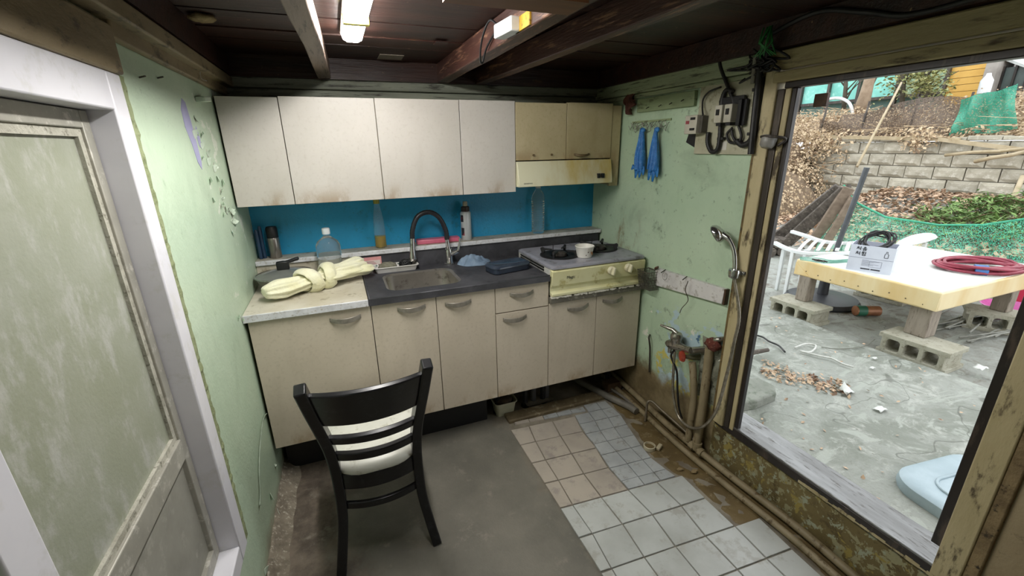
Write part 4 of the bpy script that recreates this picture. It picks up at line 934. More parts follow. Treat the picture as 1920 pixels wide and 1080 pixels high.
# tangle of small wire hooks below the rail
hk = thing('wire_hooks', 'row of small bent wire hooks above the blue gloves', 'hooks', (XR, 0.05, 1.62))
MB().box((XR-0.006, -0.10, 1.645), (XR-0.0005, 0.21, 1.655)).build('strip', m_gboard, hk)
rp = random.Random(9)
for i in range(17):
    yy = 0.205-0.018*i; z = 1.648+rp.uniform(-0.012, 0.008); L_ = rp.uniform(0.02, 0.045)
    MB().tube(curve_pts([(XR-0.002, yy, z), (XR-0.015, yy+rp.uniform(-.01, .01), z-0.01), (XR-0.012, yy+rp.uniform(-.015, .015), z-L_), (XR-0.028, yy+rp.uniform(-.012, .012), z-L_-0.006), (XR-0.034, yy+rp.uniform(-.01, .01), z-L_+0.016)], 4), 0.0016, 5).build('hook', m_steel, hk, smooth=True)
# brown rag in the corner above
mb = MB().grid(14, 10, lambda u, v: Vector((XR-0.012-0.03*abs(math.sin(u*9+v*3))*(0.4+v), 0.245-0.075*u+0.02*math.sin(v*4), 1.805-0.115*v*(0.7+0.3*math.sin(u*5)))))
solo(mb, 'rag', simple('rust_red_rag', '#6b4034', '#57342b', 20, 0.9, bump=0.5), 'rust red rag hanging high in the back right corner', 'rag', (XR-0.02, 0.2, 1.80), smooth=True, solid=0.003)
# blue gloves
m_glove = simple('blue_plastic_film', '#2f7cc4', '#2468ad', 20, 0.28, c3='#5b9bd8', bump=0.6, bscale=60)
def glove(lab, ptop, tips, wid, seed):
    pt_ = Vector(ptop); t = thing('blue_glove', lab, 'glove', (XR-0.02, pt_.y, pt_.z-0.26)); t['group'] = 'blue plastic gloves on the hooks'
    n, m_ = 20, 26; L_ = 0.20
    def fn(u, v):
        z = pt_.z-L_*v; hw = wid*(0.16+0.84*min(1, v*1.25)**0.8); yy = pt_.y+0.015*math.sin(v*3+seed)*v+(u-0.5)*2*hw
        fold = 0.013*math.sin(u*19+seed+v*2.5)*(0.3+v)+0.008*math.sin(u*37+seed*2)
        return Vector((XR-0.034+fold, yy, z+0.008*math.sin(u*12+seed)*v))
    MB().grid(n, m_, fn).build('palm', m_glove, t, smooth=True, solid=0.0035)
    for (dy, L2, w2) in tips:
        p = Vector((XR-0.034, pt_.y+dy, pt_.z-L_+0.02))
        mb = MB(); mb.tube([p, p+Vector((0.004, dy*0.15, -L2*0.5)), p+Vector((-0.002, dy*0.35, -L2))], [w2, w2*0.9, w2*0.35], 8)
        for q in mb.v: q.x = p.x+(q.x-p.x)*0.45
        mb.build('finger', m_glove, t, smooth=True)
    MB().ball(pt_+Vector((XR-0.03-pt_.x, 0, 0.004)), 0.017, 10, (0.7, 1.2, 0.8), 0.3).build('knot', m_glove, t, smooth=True)
glove('blue plastic glove hanging nearer the wall cabinet, with a flared corner', (XR, 0.085, 1.60), ((-0.03, 0.045, 0.014), (-0.006, 0.06, 0.016), (0.02, 0.065, 0.016), (0.05, 0.02, 0.012)), 0.034, 0.6)
glove('blue plastic glove hanging nearer the electric board, narrow with rounded tips', (XR, -0.030, 1.60), ((-0.028, 0.05, 0.015), (-0.004, 0.075, 0.017), (0.022, 0.07, 0.016)), 0.031, 2.9)
# electric board
eb = thing('electric_board', 'cream board with breakers and black conduit beside the doorway', 'electric board', (XR, -0.45, 1.485))
MB().box((XR-0.015, -0.603, 1.487), (XR-0.0005, -0.285, 1.775)).build('board', simple('cream_board', '#b5b39c', '#a3a088', 8, 0.55, c3='#8a866c'), eb, bevel=0.002)
m_brk = simple('breaker_ivory', '#c3bfb0', '#b1ad9d', 14, 0.4); m_brkg = simple('breaker_grey', '#5a564e', '#48453e', 14, 0.4)
b1 = MB().box((XR-0.065, -0.335, 1.575), (XR-0.015, -0.262, 1.655)).build('breaker', m_brk, eb, bevel=0.003)
MB().box((XR-0.05, -0.352, 1.58), (XR-0.015, -0.335, 1.65)).build('side_cover', m_brkg, b1, bevel=0.002)
MB().box((XR-0.0665, -0.29, 1.618), (XR-0.064, -0.27, 1.632)).build('rating_mark', simple('red_print', '', ''), b1)
for dz in (1.635, 1.59):
    MB().box((XR-0.07, -0.325, dz), (XR-0.063, -0.30, dz+0.01)).build('terminal', m_dk, b1)
for yy in (-0.425, -0.475):
    b2 = MB().box((XR-0.06, yy-0.038, 1.615), (XR-0.015, yy, 1.685)).build('breaker', m_brk, eb, bevel=0.003)
    MB().box((XR-0.065, yy-0.026, 1.645), (XR-0.058, yy-0.012, 1.668)).build('toggle', m_dk, b2)
    MB().box((XR-0.05, yy-0.030, 1.603), (XR-0.02, yy-0.006, 1.615)).build('terminal', m_dk, b2)
mb = MB()
for a, b in (((-0.42, 1.70), (-0.545, 1.70)), ((-0.545, 1.70), (-0.545, 1.60))): mb.beam((XR-0.03, a[0], a[1]), (XR-0.03, b[0], b[1]), 0.03, 0.012, (1, 0, 0))
mb.box((XR-0.05, -0.548, 1.60), (XR-0.015, -0.53, 1.70)); mb.build('dark_bracket', m_dk, eb, bevel=0.002)
m_cond = simple('black_conduit', '#201f1f', '#151414', 30, 0.5)
def conduit(pts, r, nm='conduit'):
    pp = curve_pts(pts, 10); mb = MB(); mb.tube(pp, [r*(1.0 if i % 2 else 0.90) for i in range(len(pp))], 10); return mb.build(nm, m_cond, eb, smooth=True)
W = lambda px, py, off=0.03: onr(px, py, off)
conduit([W(1328, 248), W(1327, 268), W(1334, 284), W(1345, 280), W(1350, 255), W(1352, 210), W(1356, 180), W(1364, 168), W(1374, 172)], 0.010)
conduit([W(1382, 264), W(1392, 272), W(1405, 266), W(1414, 248), W(1420, 215), W(1424, 185), W(1427, 160), W(1428, 145)], 0.012)
conduit([W(1373, 240), W(1363, 252), W(1368, 266), W(1380, 268)], 0.006, 'cable'); conduit([W(1385, 236), W(1390, 255), W(1384, 268), W(1375, 258), W(1372, 244)], 0.006, 'cable')
conduit([W(1349, 112, 0.03), W(1352, 128), W(1362, 155), W(1372, 180), W(1376, 195)], 0.008, 'cable')
conduit([W(1318, 216, .05), W(1317, 200), W(1319, 185), W(1330, 172), W(1352, 163)], 0.004, 'cable')
mb = MB(); 
MB().box((XR-0.0165, -0.472, 1.505), (XR-0.0145, -0.437, 1.54)).build('label_tag', simple('white_tag', '#d4d2c8', '#c6c4ba', 40, 0.6), eb)
for (px, py) in ((1358, 190), (1354, 260), (1421, 168), (1411, 251)):
    p = W(px, py, 0.02); MB().box(p-Vector((0.014, 0.016, 0.006)), p+Vector((0.006, 0.016, 0.006))).build('clamp', m_cond, eb, bevel=0.002)
p = onr(1300, 260); solo(MB().prism([(XR-0.012, -0.245, 1.60), (XR-0.012, -0.285, 1.585), (XR-0.012, -0.285, 1.515), (XR-0.012, -0.225, 1.54)], (0.008, 0, 0)), 'black_plate', m_dk, 'small black plate tucked behind the electric board', 'plate', (XR-0.008, -0.26, 1.515))
# black pipe and tangle of wires at the doorway top
pp = thing('black_pipe', 'straight black pipe running down between board and jamb', 'pipe', (XR-0.03, -0.625, 1.49))
MB().tube([(XR-0.045, -0.603, 1.84), (XR-0.045, -0.612, 1.65), (XR-0.045, -0.622, 1.49)], 0.012, 12).build('tube', m_cond, pp, smooth=30)
MB().tube([(XR-0.05, -0.583, 1.84), (XR-0.05, -0.588, 1.75)], 0.009, 12).build('grey_tube', simple('grey_pvc', '#8d8a7e', '#77746a', 14, 0.5), pp, smooth=30)
wt = thing('wire_tangle', 'tangle of black wires at the top corner of the doorway', 'wires', (XR-0.04, -0.61, 1.80)); rp = random.Random(8)
for i in range(9):
    c0 = Vector((XR-0.05, -0.60+rp.gauss(0, 0.02), 1.81+rp.gauss(0, .012)))
    MB().tube(curve_pts([c0+Vector((rp.gauss(0, .012), rp.gauss(0, .045), rp.gauss(0, .02))) for _ in range(5)], 5), 0.004, 6).build('wire', m_cond, wt, smooth=True)
gp = thing('green_tassel', 'green plastic tassel hanging from the ceiling edge over the doorway', 'tassel', (XR-0.09, -0.64, 1.84))
for i in range(9):
    c0 = Vector((XR-0.09, -0.655+rp.gauss(0, .008), 1.925)); MB().tube([c0, c0+Vector((rp.gauss(0, .008), rp.gauss(0, .012), -0.05)), c0+Vector((rp.gauss(0, .014), rp.gauss(0, .022), -0.095))], [0.003, 0.004, 0.002], 5).build('strand', simple('green_plastic', '#2c7a3a', '#1f6530', 30, 0.4), gp, smooth=True)
cbl = [(XR-0.05, -0.60, 1.90), (XR-0.06, -0.80, 1.935), (XR-0.06, -0.95, 1.90), (XR-0.05, -1.07, 1.865), (XR-0.045, -1.25, 1.87), (XR-0.045, -1.6, 1.88), (XR-0.045, -2.0, 1.89)]
solo(MB().tube(curve_pts(cbl, 8), 0.008, 8), 'ceiling_cable', m_cond, 'thick black cable sagging along the lintel over the doorway', 'cable', (XR-0.05, -1.2, 1.87), smooth=True)
# spare shower bracket on the jamb
sbk = thing('shower_bracket', 'empty grey shower bracket high on the doorway jamb', 'bracket', (XR-0.03, -0.69, 1.53))
m_pl = simple('grey_plastic', '#8f8d88', '#7b7974', 14, 0.35)
MB().lathe([(0.018, -0.022), (0.026, -0.012), (0.028, 0.01), (0.026, 0.022), (0.014, 0.024)], (XR-0.045, -0.69, 1.535), 18, (0.25, 0, 1)).build('cup', m_pl, sbk, smooth=40)
MB().tube(curve_pts([(XR-0.03, -0.665, 1.55), (XR-0.06, -0.67, 1.555), (XR-0.06, -0.715, 1.555), (XR-0.025, -0.745, 1.545), (XR-0.03, -0.72, 1.52)], 6), 0.005, 8).build('clip', m_darkmetal, sbk, smooth=True)
# latch plate outside
solo(MB().box((XR+0.09, -0.79, 1.655), (XR+0.105, -0.742, 1.70)), 'latch_plate', simple('rusty_latch', '#4a3222', '#2e2018', 20, 0.6), 'rusty latch plate at the top of the dark jamb', 'latch', (XR+0.1, -0.77, 1.655), bevel=0.002)
# ---- shower
sh = thing('hand_shower', 'chrome hand shower in its holder with a long metal hose', 'shower', (XR-0.05, -0.62, 1.0))
hc_ = Vector((XR-0.075, -0.525, 1.15)); hn = Vector((-0.55, 0.62, -0.56)).normalized()
MB().lathe([(0.0, 0.0), (0.036, 0.0), (0.041, -0.004), (0.042, -0.012), (0.036, -0.026), (0.022, -0.036), (0.0, -0.04)], hc_, 26, hn).build('head', m_chrome, sh, smooth=35)
MB().lathe([(0.0, 0.003), (0.033, 0.002), (0.034, 0.0)], hc_, 24, hn).build('spray_face', simple('grey_spray_face', '#4f5152', '#3f4142', 30, 0.4), sh, smooth=35)
neck = curve_pts([hc_-hn*0.022, Vector((XR-0.055, -0.585, 1.142)), Vector((XR-0.05, -0.615, 1.10)), Vector((XR-0.052, -0.632, 1.05)), Vector((XR-0.055, -0.640, 1.0))], 8)
MB().tube(neck, [0.02-0.010*min(1, i/10) for i in range(len(neck))], 14).build('handle', m_chrome, sh, smooth=True)
hl = MB(); hl.lathe([(0.016, -0.024), (0.023, -0.018), (0.026, 0.008), (0.024, 0.016), (0.013, 0.017)], (XR-0.055, -0.640, 1.005), 18).build('holder', m_chrome, sh, smooth=40)
MB().box((XR-0.045, -0.675, 1.0), (XR-0.028, -0.60, 1.016)).build('holder_bar', m_chrome, sh, bevel=0.003)
hp_ = [Vector((XR-0.055, -0.641, 0.985))]+[at_x(x, y, XR-o) for x, y, o in ((1386, 590, .055), (1377, 640, .058), (1362, 705, .065), (1343, 770, .075), (1318, 800, .08), (1292, 800, .08), (1271, 778, .075), (1262, 735, .07), (1263, 690, .065), (1265, 658, .06))]
hpp = curve_pts(hp_, 14); MB().tube(hpp, [0.0072+(0.0006 if i % 2 else -0.0005) for i in range(len(hpp))], 9).build('hose', simple('worn_metal_hose', '#a39c8e', '#857e70', 40, 0.3, 0.7), sh, smooth=True)
mx = thing('wall_mixer_tap', 'corroded chrome wall mixer tap with a single lever', 'tap', (XR-0.06, -0.38, 0.50))
m_chw = simple('corroded_chrome', '#b3afa6', '#918d84', 25, 0.22, 0.85, c3='#6d675a')
P0, P1 = Vector((XR-0.065, -0.300, 0.528)), Vector((XR-0.065, -0.470, 0.560))
MB().tube([P0, P0+(P1-P0)*0.12, P0+(P1-P0)*0.3, P0+(P1-P0)*0.5, P0+(P1-P0)*0.8, P1], [0.014, 0.024, 0.026, 0.022, 0.017, 0.018], 16).build('body', m_chw, mx, smooth=40)
MB().tube([P1, P1+Vector((0.03, -0.012, 0.004)), Vector((XR, -0.50, 0.565))], [0.018, 0.016, 0.022], 12).build('inlet', m_chw, mx, smooth=40)
MB().tube([P0+(P1-P0)*0.25, Vector((XR, -0.335, 0.53))], [0.018, 0.022], 12).build('inlet', m_chw, mx, smooth=40)
q = P0+(P1-P0)*0.36
dm = MB().lathe([(0.024, 0.0), (0.026, 0.03), (0.03, 0.036), (0.03, 0.058), (0.024, 0.07), (0.01, 0.075), (0.0, 0.075)], q, 18).build('cartridge', m_chw, mx, smooth=40)
MB().tube([q+Vector((0, 0, 0.068)), q+Vector((-0.01, 0.02, 0.082)), q+Vector((-0.03, 0.09, 0.085))], [0.013, 0.011, 0.006], 10).build('lever', m_chw, mx, smooth=40)
MB().tube([P0+Vector((0, -0.025, -0.015)), P0+Vector((0, -0.025, -0.045))], [0.011, 0.010], 10).build('hose_outlet', m_chw, mx, smooth=40)
# valve and wall pipes
m_tanpipe = simple('tan_old_pipe', '#8f8266', '#786c50', 9, 0.55, c3='#5a4a2e', stretch=(1, 1, 0.4))
vv = thing('stop_valve', 'red handled stop valve on the stained wall under the mixer', 'valve', (XR-0.04, -0.44, 0.47))
MB().lathe([(0.0, 0), (0.026, 0.002), (0.03, 0.01), (0.026, 0.022), (0.0, 0.024)], (XR-0.075, -0.44, 0.515), 8, (-0.8, 0.3, 0.1), sx=1.0, sy=0.62).build('handwheel', simple('red_paint', '#a8402a', '#8a3320', 20, 0.5, c3='#5c3020'), vv, smooth=40)
MB().tube([(XR-0.075, -0.44, 0.515), (XR-0.03, -0.455, 0.51), (XR, -0.46, 0.51)], [0.009, 0.016, 0.02], 10).build('body', simple('brass_corroded', '#6b6a52', '#54523c', 30, 0.6, 0.3), vv, smooth=40)
rv = thing('rusty_valve', 'rust red pipe joint at the wall edge beside the jamb', 'valve', (XR-0.03, -0.56, 0.62))
mb = MB(); mb.ball((XR-0.03, -0.560, 0.63), 0.036, 14, (0.8, 1.1, 0.8), 0.5); mb.build('lump', simple('rust_red', '#6b2f22', '#4a2019', 30, 0.7, c3='#8a6a52', bump=0.8), rv, smooth=True)
MB().tube([(XR-0.02, -0.53, 0.60), (XR-0.03, -0.57, 0.655), (XR-0.01, -0.60, 0.67)], 0.012, 10).build('pipe_stub', m_chw, rv, smooth=True)
def pipe(nm, lab, pts, r, mat, n=12, cat='pipe', base=None):
    pp = curve_pts(pts, 8); return solo(MB().tube(pp, r, n), nm, mat, lab, cat, base or pts[-1], smooth=40)
pipe('wall_pipe', 'tan lagged pipe bending down from the red valve', [(XR-0.045, -0.465, 0.49), (XR-0.05, -0.49, 0.42), (XR-0.045, -0.505, 0.30), (XR-0.05, -0.51, 0.18), (XR-0.055, -0.515, 0.06)], 0.018, m_tanpipe)
pipe('wall_pipe', 'thick tan pipe rising beside the jamb foot', [(XR-0.03, -0.545, 0.60), (XR-0.035, -0.555, 0.42), (XR-0.04, -0.56, 0.22), (XR-0.05, -0.565, 0.045)], 0.021, m_tanpipe)
pipe('black_hose', 'thin black hose looping down under the mixer', [P0+Vector((0, -0.06, -0.01)), (XR-0.07, -0.345, 0.47), (XR-0.06, -0.385, 0.40), (XR-0.055, -0.40, 0.30), (XR-0.05, -0.42, 0.20), (XR-0.04, -0.44, 0.14)], 0.0055, m_cond, 8, 'hose')
# floor pipes along the wall
f1 = [(XR-0.02, 0.33, 0.07), (XR-0.02, 0.16, 0.055), (XR-0.03, -0.10, 0.045), (XR-0.045, -0.35, 0.04), (XR-0.05, -0.57, 0.045), (XR-0.045, -0.8, 0.045), (XR-0.03, -1.1, 0.045), (XR-0.035, -1.35, 0.04), (XR-0.035, -1.8, 0.04)]
t = thing('floor_pipe', 'upper long tan pipe running along the wall foot with fittings', 'pipe', (XR-0.04, -0.57, 0.03))
MB().tube(curve_pts(f1, 10), 0.0165, 12).build('tube', m_tanpipe, t, smooth=True)
for yy in (-0.545, -0.60):
    MB().tube([(XR-0.05, yy+0.014, 0.045), (XR-0.05, yy-0.014, 0.045)], 0.023, 12).build('coupling', m_tanpipe, t, smooth=30)
MB().tube([(XR-0.05, -0.572, 0.045), (XR-0.05, -0.572, 0.085)], 0.022, 12).build('tee', m_tanpipe, t, smooth=30)
f2 = [(x-0.042 if i else x-0.03, y, 0.02) for i, (x, y, z) in enumerate(f1)]
pipe('floor_pipe', 'lower tan pipe lying beside the long pipe on the mortar', f2, 0.0145, m_tanpipe, 12, 'pipe', (XR-0.09, -0.4, 0.01))
pipe('grey_drain_hose', 'fat grey drain hose coming out under the range cabinet', [(0.36, 0.30, 0.03), (0.40, 0.16, 0.03), (0.45, 0.02, 0.028), (0.50, -0.10, 0.026), (0.51, -0.16, 0.025)], 0.021, simple('grey_drain_plastic', '#77736a', '#625e56', 14, 0.5), 14)
pipe('thin_floor_pipe', 'thin grey pipe between drain hose and wall pipes', [(0.52, 0.12, 0.02), (0.535, 0.0, 0.02), (0.535, -0.13, 0.02)], 0.009, simple('grey_drain_plastic', '', ''), 10)
# bent metal bracket rod
solo(MB().tube(curve_pts([(0.515, -0.235, 0.0), (0.52, -0.232, 0.08), (0.525, -0.23, 0.128), (0.545, -0.245, 0.135), (0.56, -0.30, 0.115), (0.575, -0.44, 0.09), (0.58, -0.55, 0.075)], 6), 0.007, 8), 'bent_rod', simple('dull_iron', '#857b6a', '#6b6252', 20, 0.45, 0.5), 'bent iron rod stuck in the mortar over the floor pipes', 'rod', (0.515, -0.235, 0.0), smooth=True)
# drain stub
ds_ = Vector((0.385, -0.435, 0.003)); t = thing('floor_drain', 'short white pipe stub open in the mortar floor', 'drain', ds_)
MB().lathe([(0.030, 0.0), (0.031, 0.022), (0.026, 0.023), (0.025, 0.002), (0.0, 0.002)], ds_, 24).build('pipe_stub', simple('dirty_white_pvc', '#c2b9a0', '#a89e82', 14, 0.5), t, smooth=40)
MB().lathe([(0.0, 0.012), (0.0255, 0.012)], ds_, 24, closed=True).build('mud', m_mud, t)
MB().box((0.41, -0.465, 0.004), (0.455, -0.445, 0.022), Matrix.Rotation(0.5, 3, 'Z')).build('offcut', simple('dirty_white_pvc', '', ''), t, bevel=0.004)
rp = random.Random(31)
for i, (px, py) in enumerate(((1275, 880), (1302, 884), (1330, 886))):
    p = at_z(px, py, 0.012); solo(MB().ball(p, 0.012, 8, (1.6, 1, 0.7), 0.5), 'rubble', simple('broken_mortar_bits', '#8d7a58', '#6d5c3e', 30, 0.9), ('leftmost', 'middle', 'rightmost')[i]+' broken mortar lump beside the drain stub', 'rubble', p-Vector((0, 0, 0.008)), smooth=False)
# iron rod hanging on wall
pipe('iron_rod', 'short rusty rod hanging on the wall left of the mixer', [(XR-0.004, -0.09, 0.475), (XR-0.03, -0.115, 0.47), (XR-0.02, -0.121, 0.40), (XR-0.012, -0.124, 0.25)], 0.005, m_nail, 8, 'rod', (XR-0.012, -0.124, 0.25))
# white board with nails and twine
wb = thing('hook_board', 'white painted board with nails and hanging twine on the right wall', 'board', (XR, -0.34, 0.80))
MB().prism([(XR-0.022, -0.105, 0.888), (XR-0.022, -0.573, 0.906), (XR-0.022, -0.568, 0.832), (XR-0.022, -0.118, 0.790)], (0.0215, 0, 0)).build('board', simple('white_painted_board', '#d6d4d2', '#c8c6c6', 9, 0.4, c3='#9a958c'), wb, bevel=0.002)
MB().box((XR-0.023, -0.583, 0.832), (XR-0.0005, -0.573, 0.906)).build('end_block', simple('dark_brown_wood', '#4a3624', '#382818', 12, 0.6), wb)
for px, py in ((1245, 506), (1285, 519)):
    p = onr(px, py, 0.022); MB().cyl(p+Vector((0.01, 0, 0)), p+Vector((-0.035, -0.02, -0.006)), 0.0025, n=6).build('nail', m_nail, wb)
tp_ = onr(1290, 527, 0.05); MB().tube(curve_pts([tp_, tp_+Vector((0, 0.01, -0.05)), tp_+Vector((0.01, -0.005, -0.10)), tp_+Vector((0.01, 0.03, -0.155)), tp_+Vector((0.01, 0.04, -0.185))], 6), 0.002, 6).build('twine', simple('dark_twine', '#4b4436', '#3a3428', 40, 0.8), wb, smooth=True)
tp_ = onr(1247, 510, 0.04); MB().tube([tp_+Vector((0, math.sin(a)*0.018, math.cos(a)*0.022-0.022)) for a in [k*0.45 for k in range(13)]], 0.0012, 5).build('wire_loop', m_steel, wb, smooth=True)
# wire basket
wk = thing('wire_basket', 'small wire mesh basket hung beside the gas range', 'basket', (XR-0.05, -0.08, 0.76)); m_wire = simple('grey_wire', '#6f6a62', '#58534c', 30, 0.4, 0.6)
ya, yb_, za, zb, xa, xb = -0.034, -0.125, 0.765, 0.868, XR-0.085, XR-0.006
mb = MB()
def wirep(a, b, r=0.0012): mb.tube([a, b], r, 5)
for i in range(13):
    y_ = ya+(yb_-ya)*i/12; wirep((xa, y_, zb), (xa+0.02, y_, za)); wirep((xa+0.02, y_, za), (xb, y_, za)); wirep((xb, y_, za), (xb, y_, zb))
for i in range(8):
    t_ = i/7; z_ = zb+(za-zb)*t_; wirep((xa+0.02*t_, ya, z_), (xa+0.02*t_, yb_, z_)); wirep((xa+0.02*t_, yb_, z_), (xb, yb_, z_)); wirep((xa+0.02*t_, ya, z_), (xb, ya, z_))
for i in range(8):
    x_ = xa+(xb-xa)*i/7
    for y_ in (ya, yb_): wirep((x_, y_, zb), (x_+0.02*(1-i/7), y_, za))
mb.build('mesh', m_wire, wk, kind='stuff'); 
mb = MB(); mb.tube([(xa, ya, zb), (xa, yb_, zb), (xb, yb_, zb), (xb, ya, zb)], 0.003, 6, closed=True); mb.build('rim', m_wire, wk, smooth=30)
MB().tube(curve_pts([(XR-0.002, -0.10, 0.872), (XR-0.03, -0.115, 0.888), (XR-0.035, -0.14, 0.902)], 4), 0.006, 8).build('clip', simple('brown_clip', '#5c4030', '#473024', 20, 0.5), wk, smooth=True)
# pegs low on the left wall: thin cable and small bracket
pc_ = [at_x(x, y, XL+0.006) for x, y in ((504, 772), (494, 785), (488, 830), (486, 880), (488, 925), (487, 948))]
solo(MB().tube(curve_pts(pc_, 6), 0.003, 6), 'wall_cable', simple('grey_cable', '#8d9a88', '#7b8776', 30, 0.5), 'thin grey cable stapled low on the left wall', 'cable', pc_[-1], smooth=True)
p = at_x(372, 184, XL); solo(MB().box(p+Vector((0, -0.05, -0.012)), p+Vector((0.03, 0.05, 0.006)), Matrix.Rotation(0.1, 3, 'X')), 'shelf_bracket', m_flake, 'small pale wooden cleat on the left wall beside the cabinet top', 'cleat', p, bevel=0.003)
# ------------------------------------------------------------------ yard outside the doorway
def conc(name, c1, c2, c3, sc=1.2):
    M = Mat(name); M.set(0.75)
    c = M.mix(M.ramp(M.noise(sc*1.6, 7, 0.7, None, 1.3, 0.8), 0.42, 0.60), c1, c2)
    c = M.mix(M.ramp(M.noise(sc*6, 7, 0.75, None, 4, 0.6), 0.50, 0.66), c, c3)
    c = M.mix(M.math('MULTIPLY', M.ramp(M.noise(22, 8, 0.8, None, 6, 0.5), 0.50, 0.68), 0.7), c, '#777a70')
    c = M.mix(M.ramp(M.noise(sc*2.2, 7, 0.7, (1, 2, 1), 9, 1.5), 0.52, 0.60), c, '#999d95')
    r = M.math('ABSOLUTE', M.math('SUBTRACT', M.noise(1.1, 3, 0.55, None, 33.0, 0.7), 0.5))
    c = M.mix(M.math('MULTIPLY', M.ramp(r, 0.005, 0.001), 0.55), c, '#4c4e46')
    c = M.mix(M.ramp(M.noise(40, 5, 0.7, None, 2), 0.62, 0.72), c, '#6f7068')
    M.col(c); M.bump(M.math('ADD', M.noise(7, 7, 0.7), M.math('MULTIPLY', M.noise(60, 4), 0.4)), 0.5, 0.02); return M.m
m_slab = conc('yard_concrete', '#8d9089', '#777b72', '#a3a59e')
m_yard = conc('yard_far_concrete', '#969993', '#7f7f78', '#6f685d', 0.9)
GZ, GS = 0.10, 0.16
def smooth(t): t = max(0.0, min(1.0, t)); return t*t*(3-2*t)
def gh(x, y):
    return GZ + 0.50*smooth((x-4.9)/3.0)*smooth((3.4-y)/1.2+0.35) + 0.10*smooth((x-5)/4) + 0.02*noise.noise(Vector((x*0.8, y*0.8, 3)))*smooth((x-3)/2)
yard = MB().grid(70, 70, lambda u, v: (lambda x, y: Vector((x, y, gh(x, y))))(2.3+7.2*u, -4+13*v)); struct(yard.build('ground', m_yard, smooth=True))
sl = MB()
def slf(u, v):
    y = -4+9*v; e = 2.40+0.05*noise.noise(Vector((y*1.5, 0, 0)))-0.02*(y > 0.4); x = XR+0.1+(e-XR-0.1)*u
    return Vector((x, y, GS-0.012*u+0.006*noise.noise(Vector((x*1.7, y*1.7, 5)))))
sl.grid(20, 90, slf); n0 = len(sl.v)
for j in range(91):
    p = slf(1, j/90); sl.v.append(Vector((p.x+0.015, p.y, GZ-0.05)))
for j in range(90): a = j*21+20; sl.f.append((a, n0+j, n0+j+1, a+21))
struct(sl.build('yard_slab', m_slab, smooth=40))
# cracks on the slab
mc = simple('dark_crack', '#75766d', '#64655c', 20, 0.9)
for pts in ([(1640, 637), (1620, 650), (1575, 655), (1540, 652)],):
    pp = [at_z(x, y, GS-0.004) for x, y in pts]
    pq = curve_pts(pp, 6); mk = MB(); k_ = [0]
    for a_, b_ in zip(pq, pq[1:]):
        if (b_-a_).length > 1e-5: mk.beam(a_+Vector((0, 0, 0.003)), b_+Vector((0, 0, 0.003)), 0.005, 0.004)
    mk.build('crack', mc, bpy.data.objects['yard_slab'])
# ---- scatter helper for leaves
def leaf_at(mb, p, s, rng, nrm=None, narrow=0.6):
    n = Vector((rng.gauss(0, 0.5), rng.gauss(0, 0.5), 1)).normalized() if nrm is None else (Vector(nrm)+Vector((rng.gauss(0, .5), rng.gauss(0, .5), rng.gauss(0, .5)))).normalized()
    a = n.orthogonal().normalized(); a = Matrix.Rotation(rng.uniform(0, 6.283), 3, n) @ a; b = n.cross(a)
    k = s*narrow; mb.add([p-a*s, p-b*k+n*s*0.15, p+a*s+n*s*0.2, p+b*k+n*s*0.15], [(0, 1, 2), (0, 2, 3)])
def leafmat(name, cols):
    M = Mat(name); M.set(0.75)
    f = M.noise(9, 2, 0.5); c = M.mix(M.ramp(f, 0.35, 0.5), cols[0], cols[1]); c = M.mix(M.ramp(M.noise(13, 2, 0.5, None, 5), 0.5, 0.62), c, cols[2]); M.col(c); return M.m
m_leaf = leafmat('dry_brown_leaves', ('#a58a70', '#c2a78c', '#7a5e4a'))
m_leaf2 = leafmat('dry_tan_vines', ('#b09678', '#cdb898', '#86705a'))
m_leaf3 = leafmat('fading_green_leaves', ('#8f9560', '#a9a874', '#6f7a44'))
m_green = leafmat('cut_green_branches', ('#5d7a3e', '#7d9a58', '#466030'))
rg = random.Random(77)
# slope litter
mb = MB()
for i in range(12500):
    x = rg.uniform(5.0, 8.15); y = rg.uniform(-2.2, 5.2)
    if rg.random() > 0.25+0.75*smooth((x-5.2)/1.0): continue
    leaf_at(mb, Vector((x, y, gh(x, y)+rg.uniform(0.005, 0.06))), rg.uniform(0.025, 0.06), rg)
solo(mb, 'leaf_litter', m_leaf, 'brown dry leaf litter covering the slope below the block wall', 'leaf litter', (6.5, 2, 0.4))['kind'] = 'stuff'
mb = MB()
for i in range(300):
    t = rg.random(); px = 1425+170*t; py = 692+42*t+rg.gauss(0, 8); p = at_z(px, py, GS); p.z = GS+rg.uniform(0.002, 0.010); leaf_at(mb, p, rg.uniform(0.008, 0.02), rg)
for i in range(90):
    p = Vector((rg.uniform(0.8, 2.4), rg.uniform(-1.2, 0.4), GS+0.003)); leaf_at(mb, p, rg.uniform(0.006, 0.015), rg)
solo(mb, 'fallen_leaves', m_leaf, 'strip of fallen leaves across the concrete slab', 'leaves', (1.4, -0.4, GS))['kind'] = 'stuff'
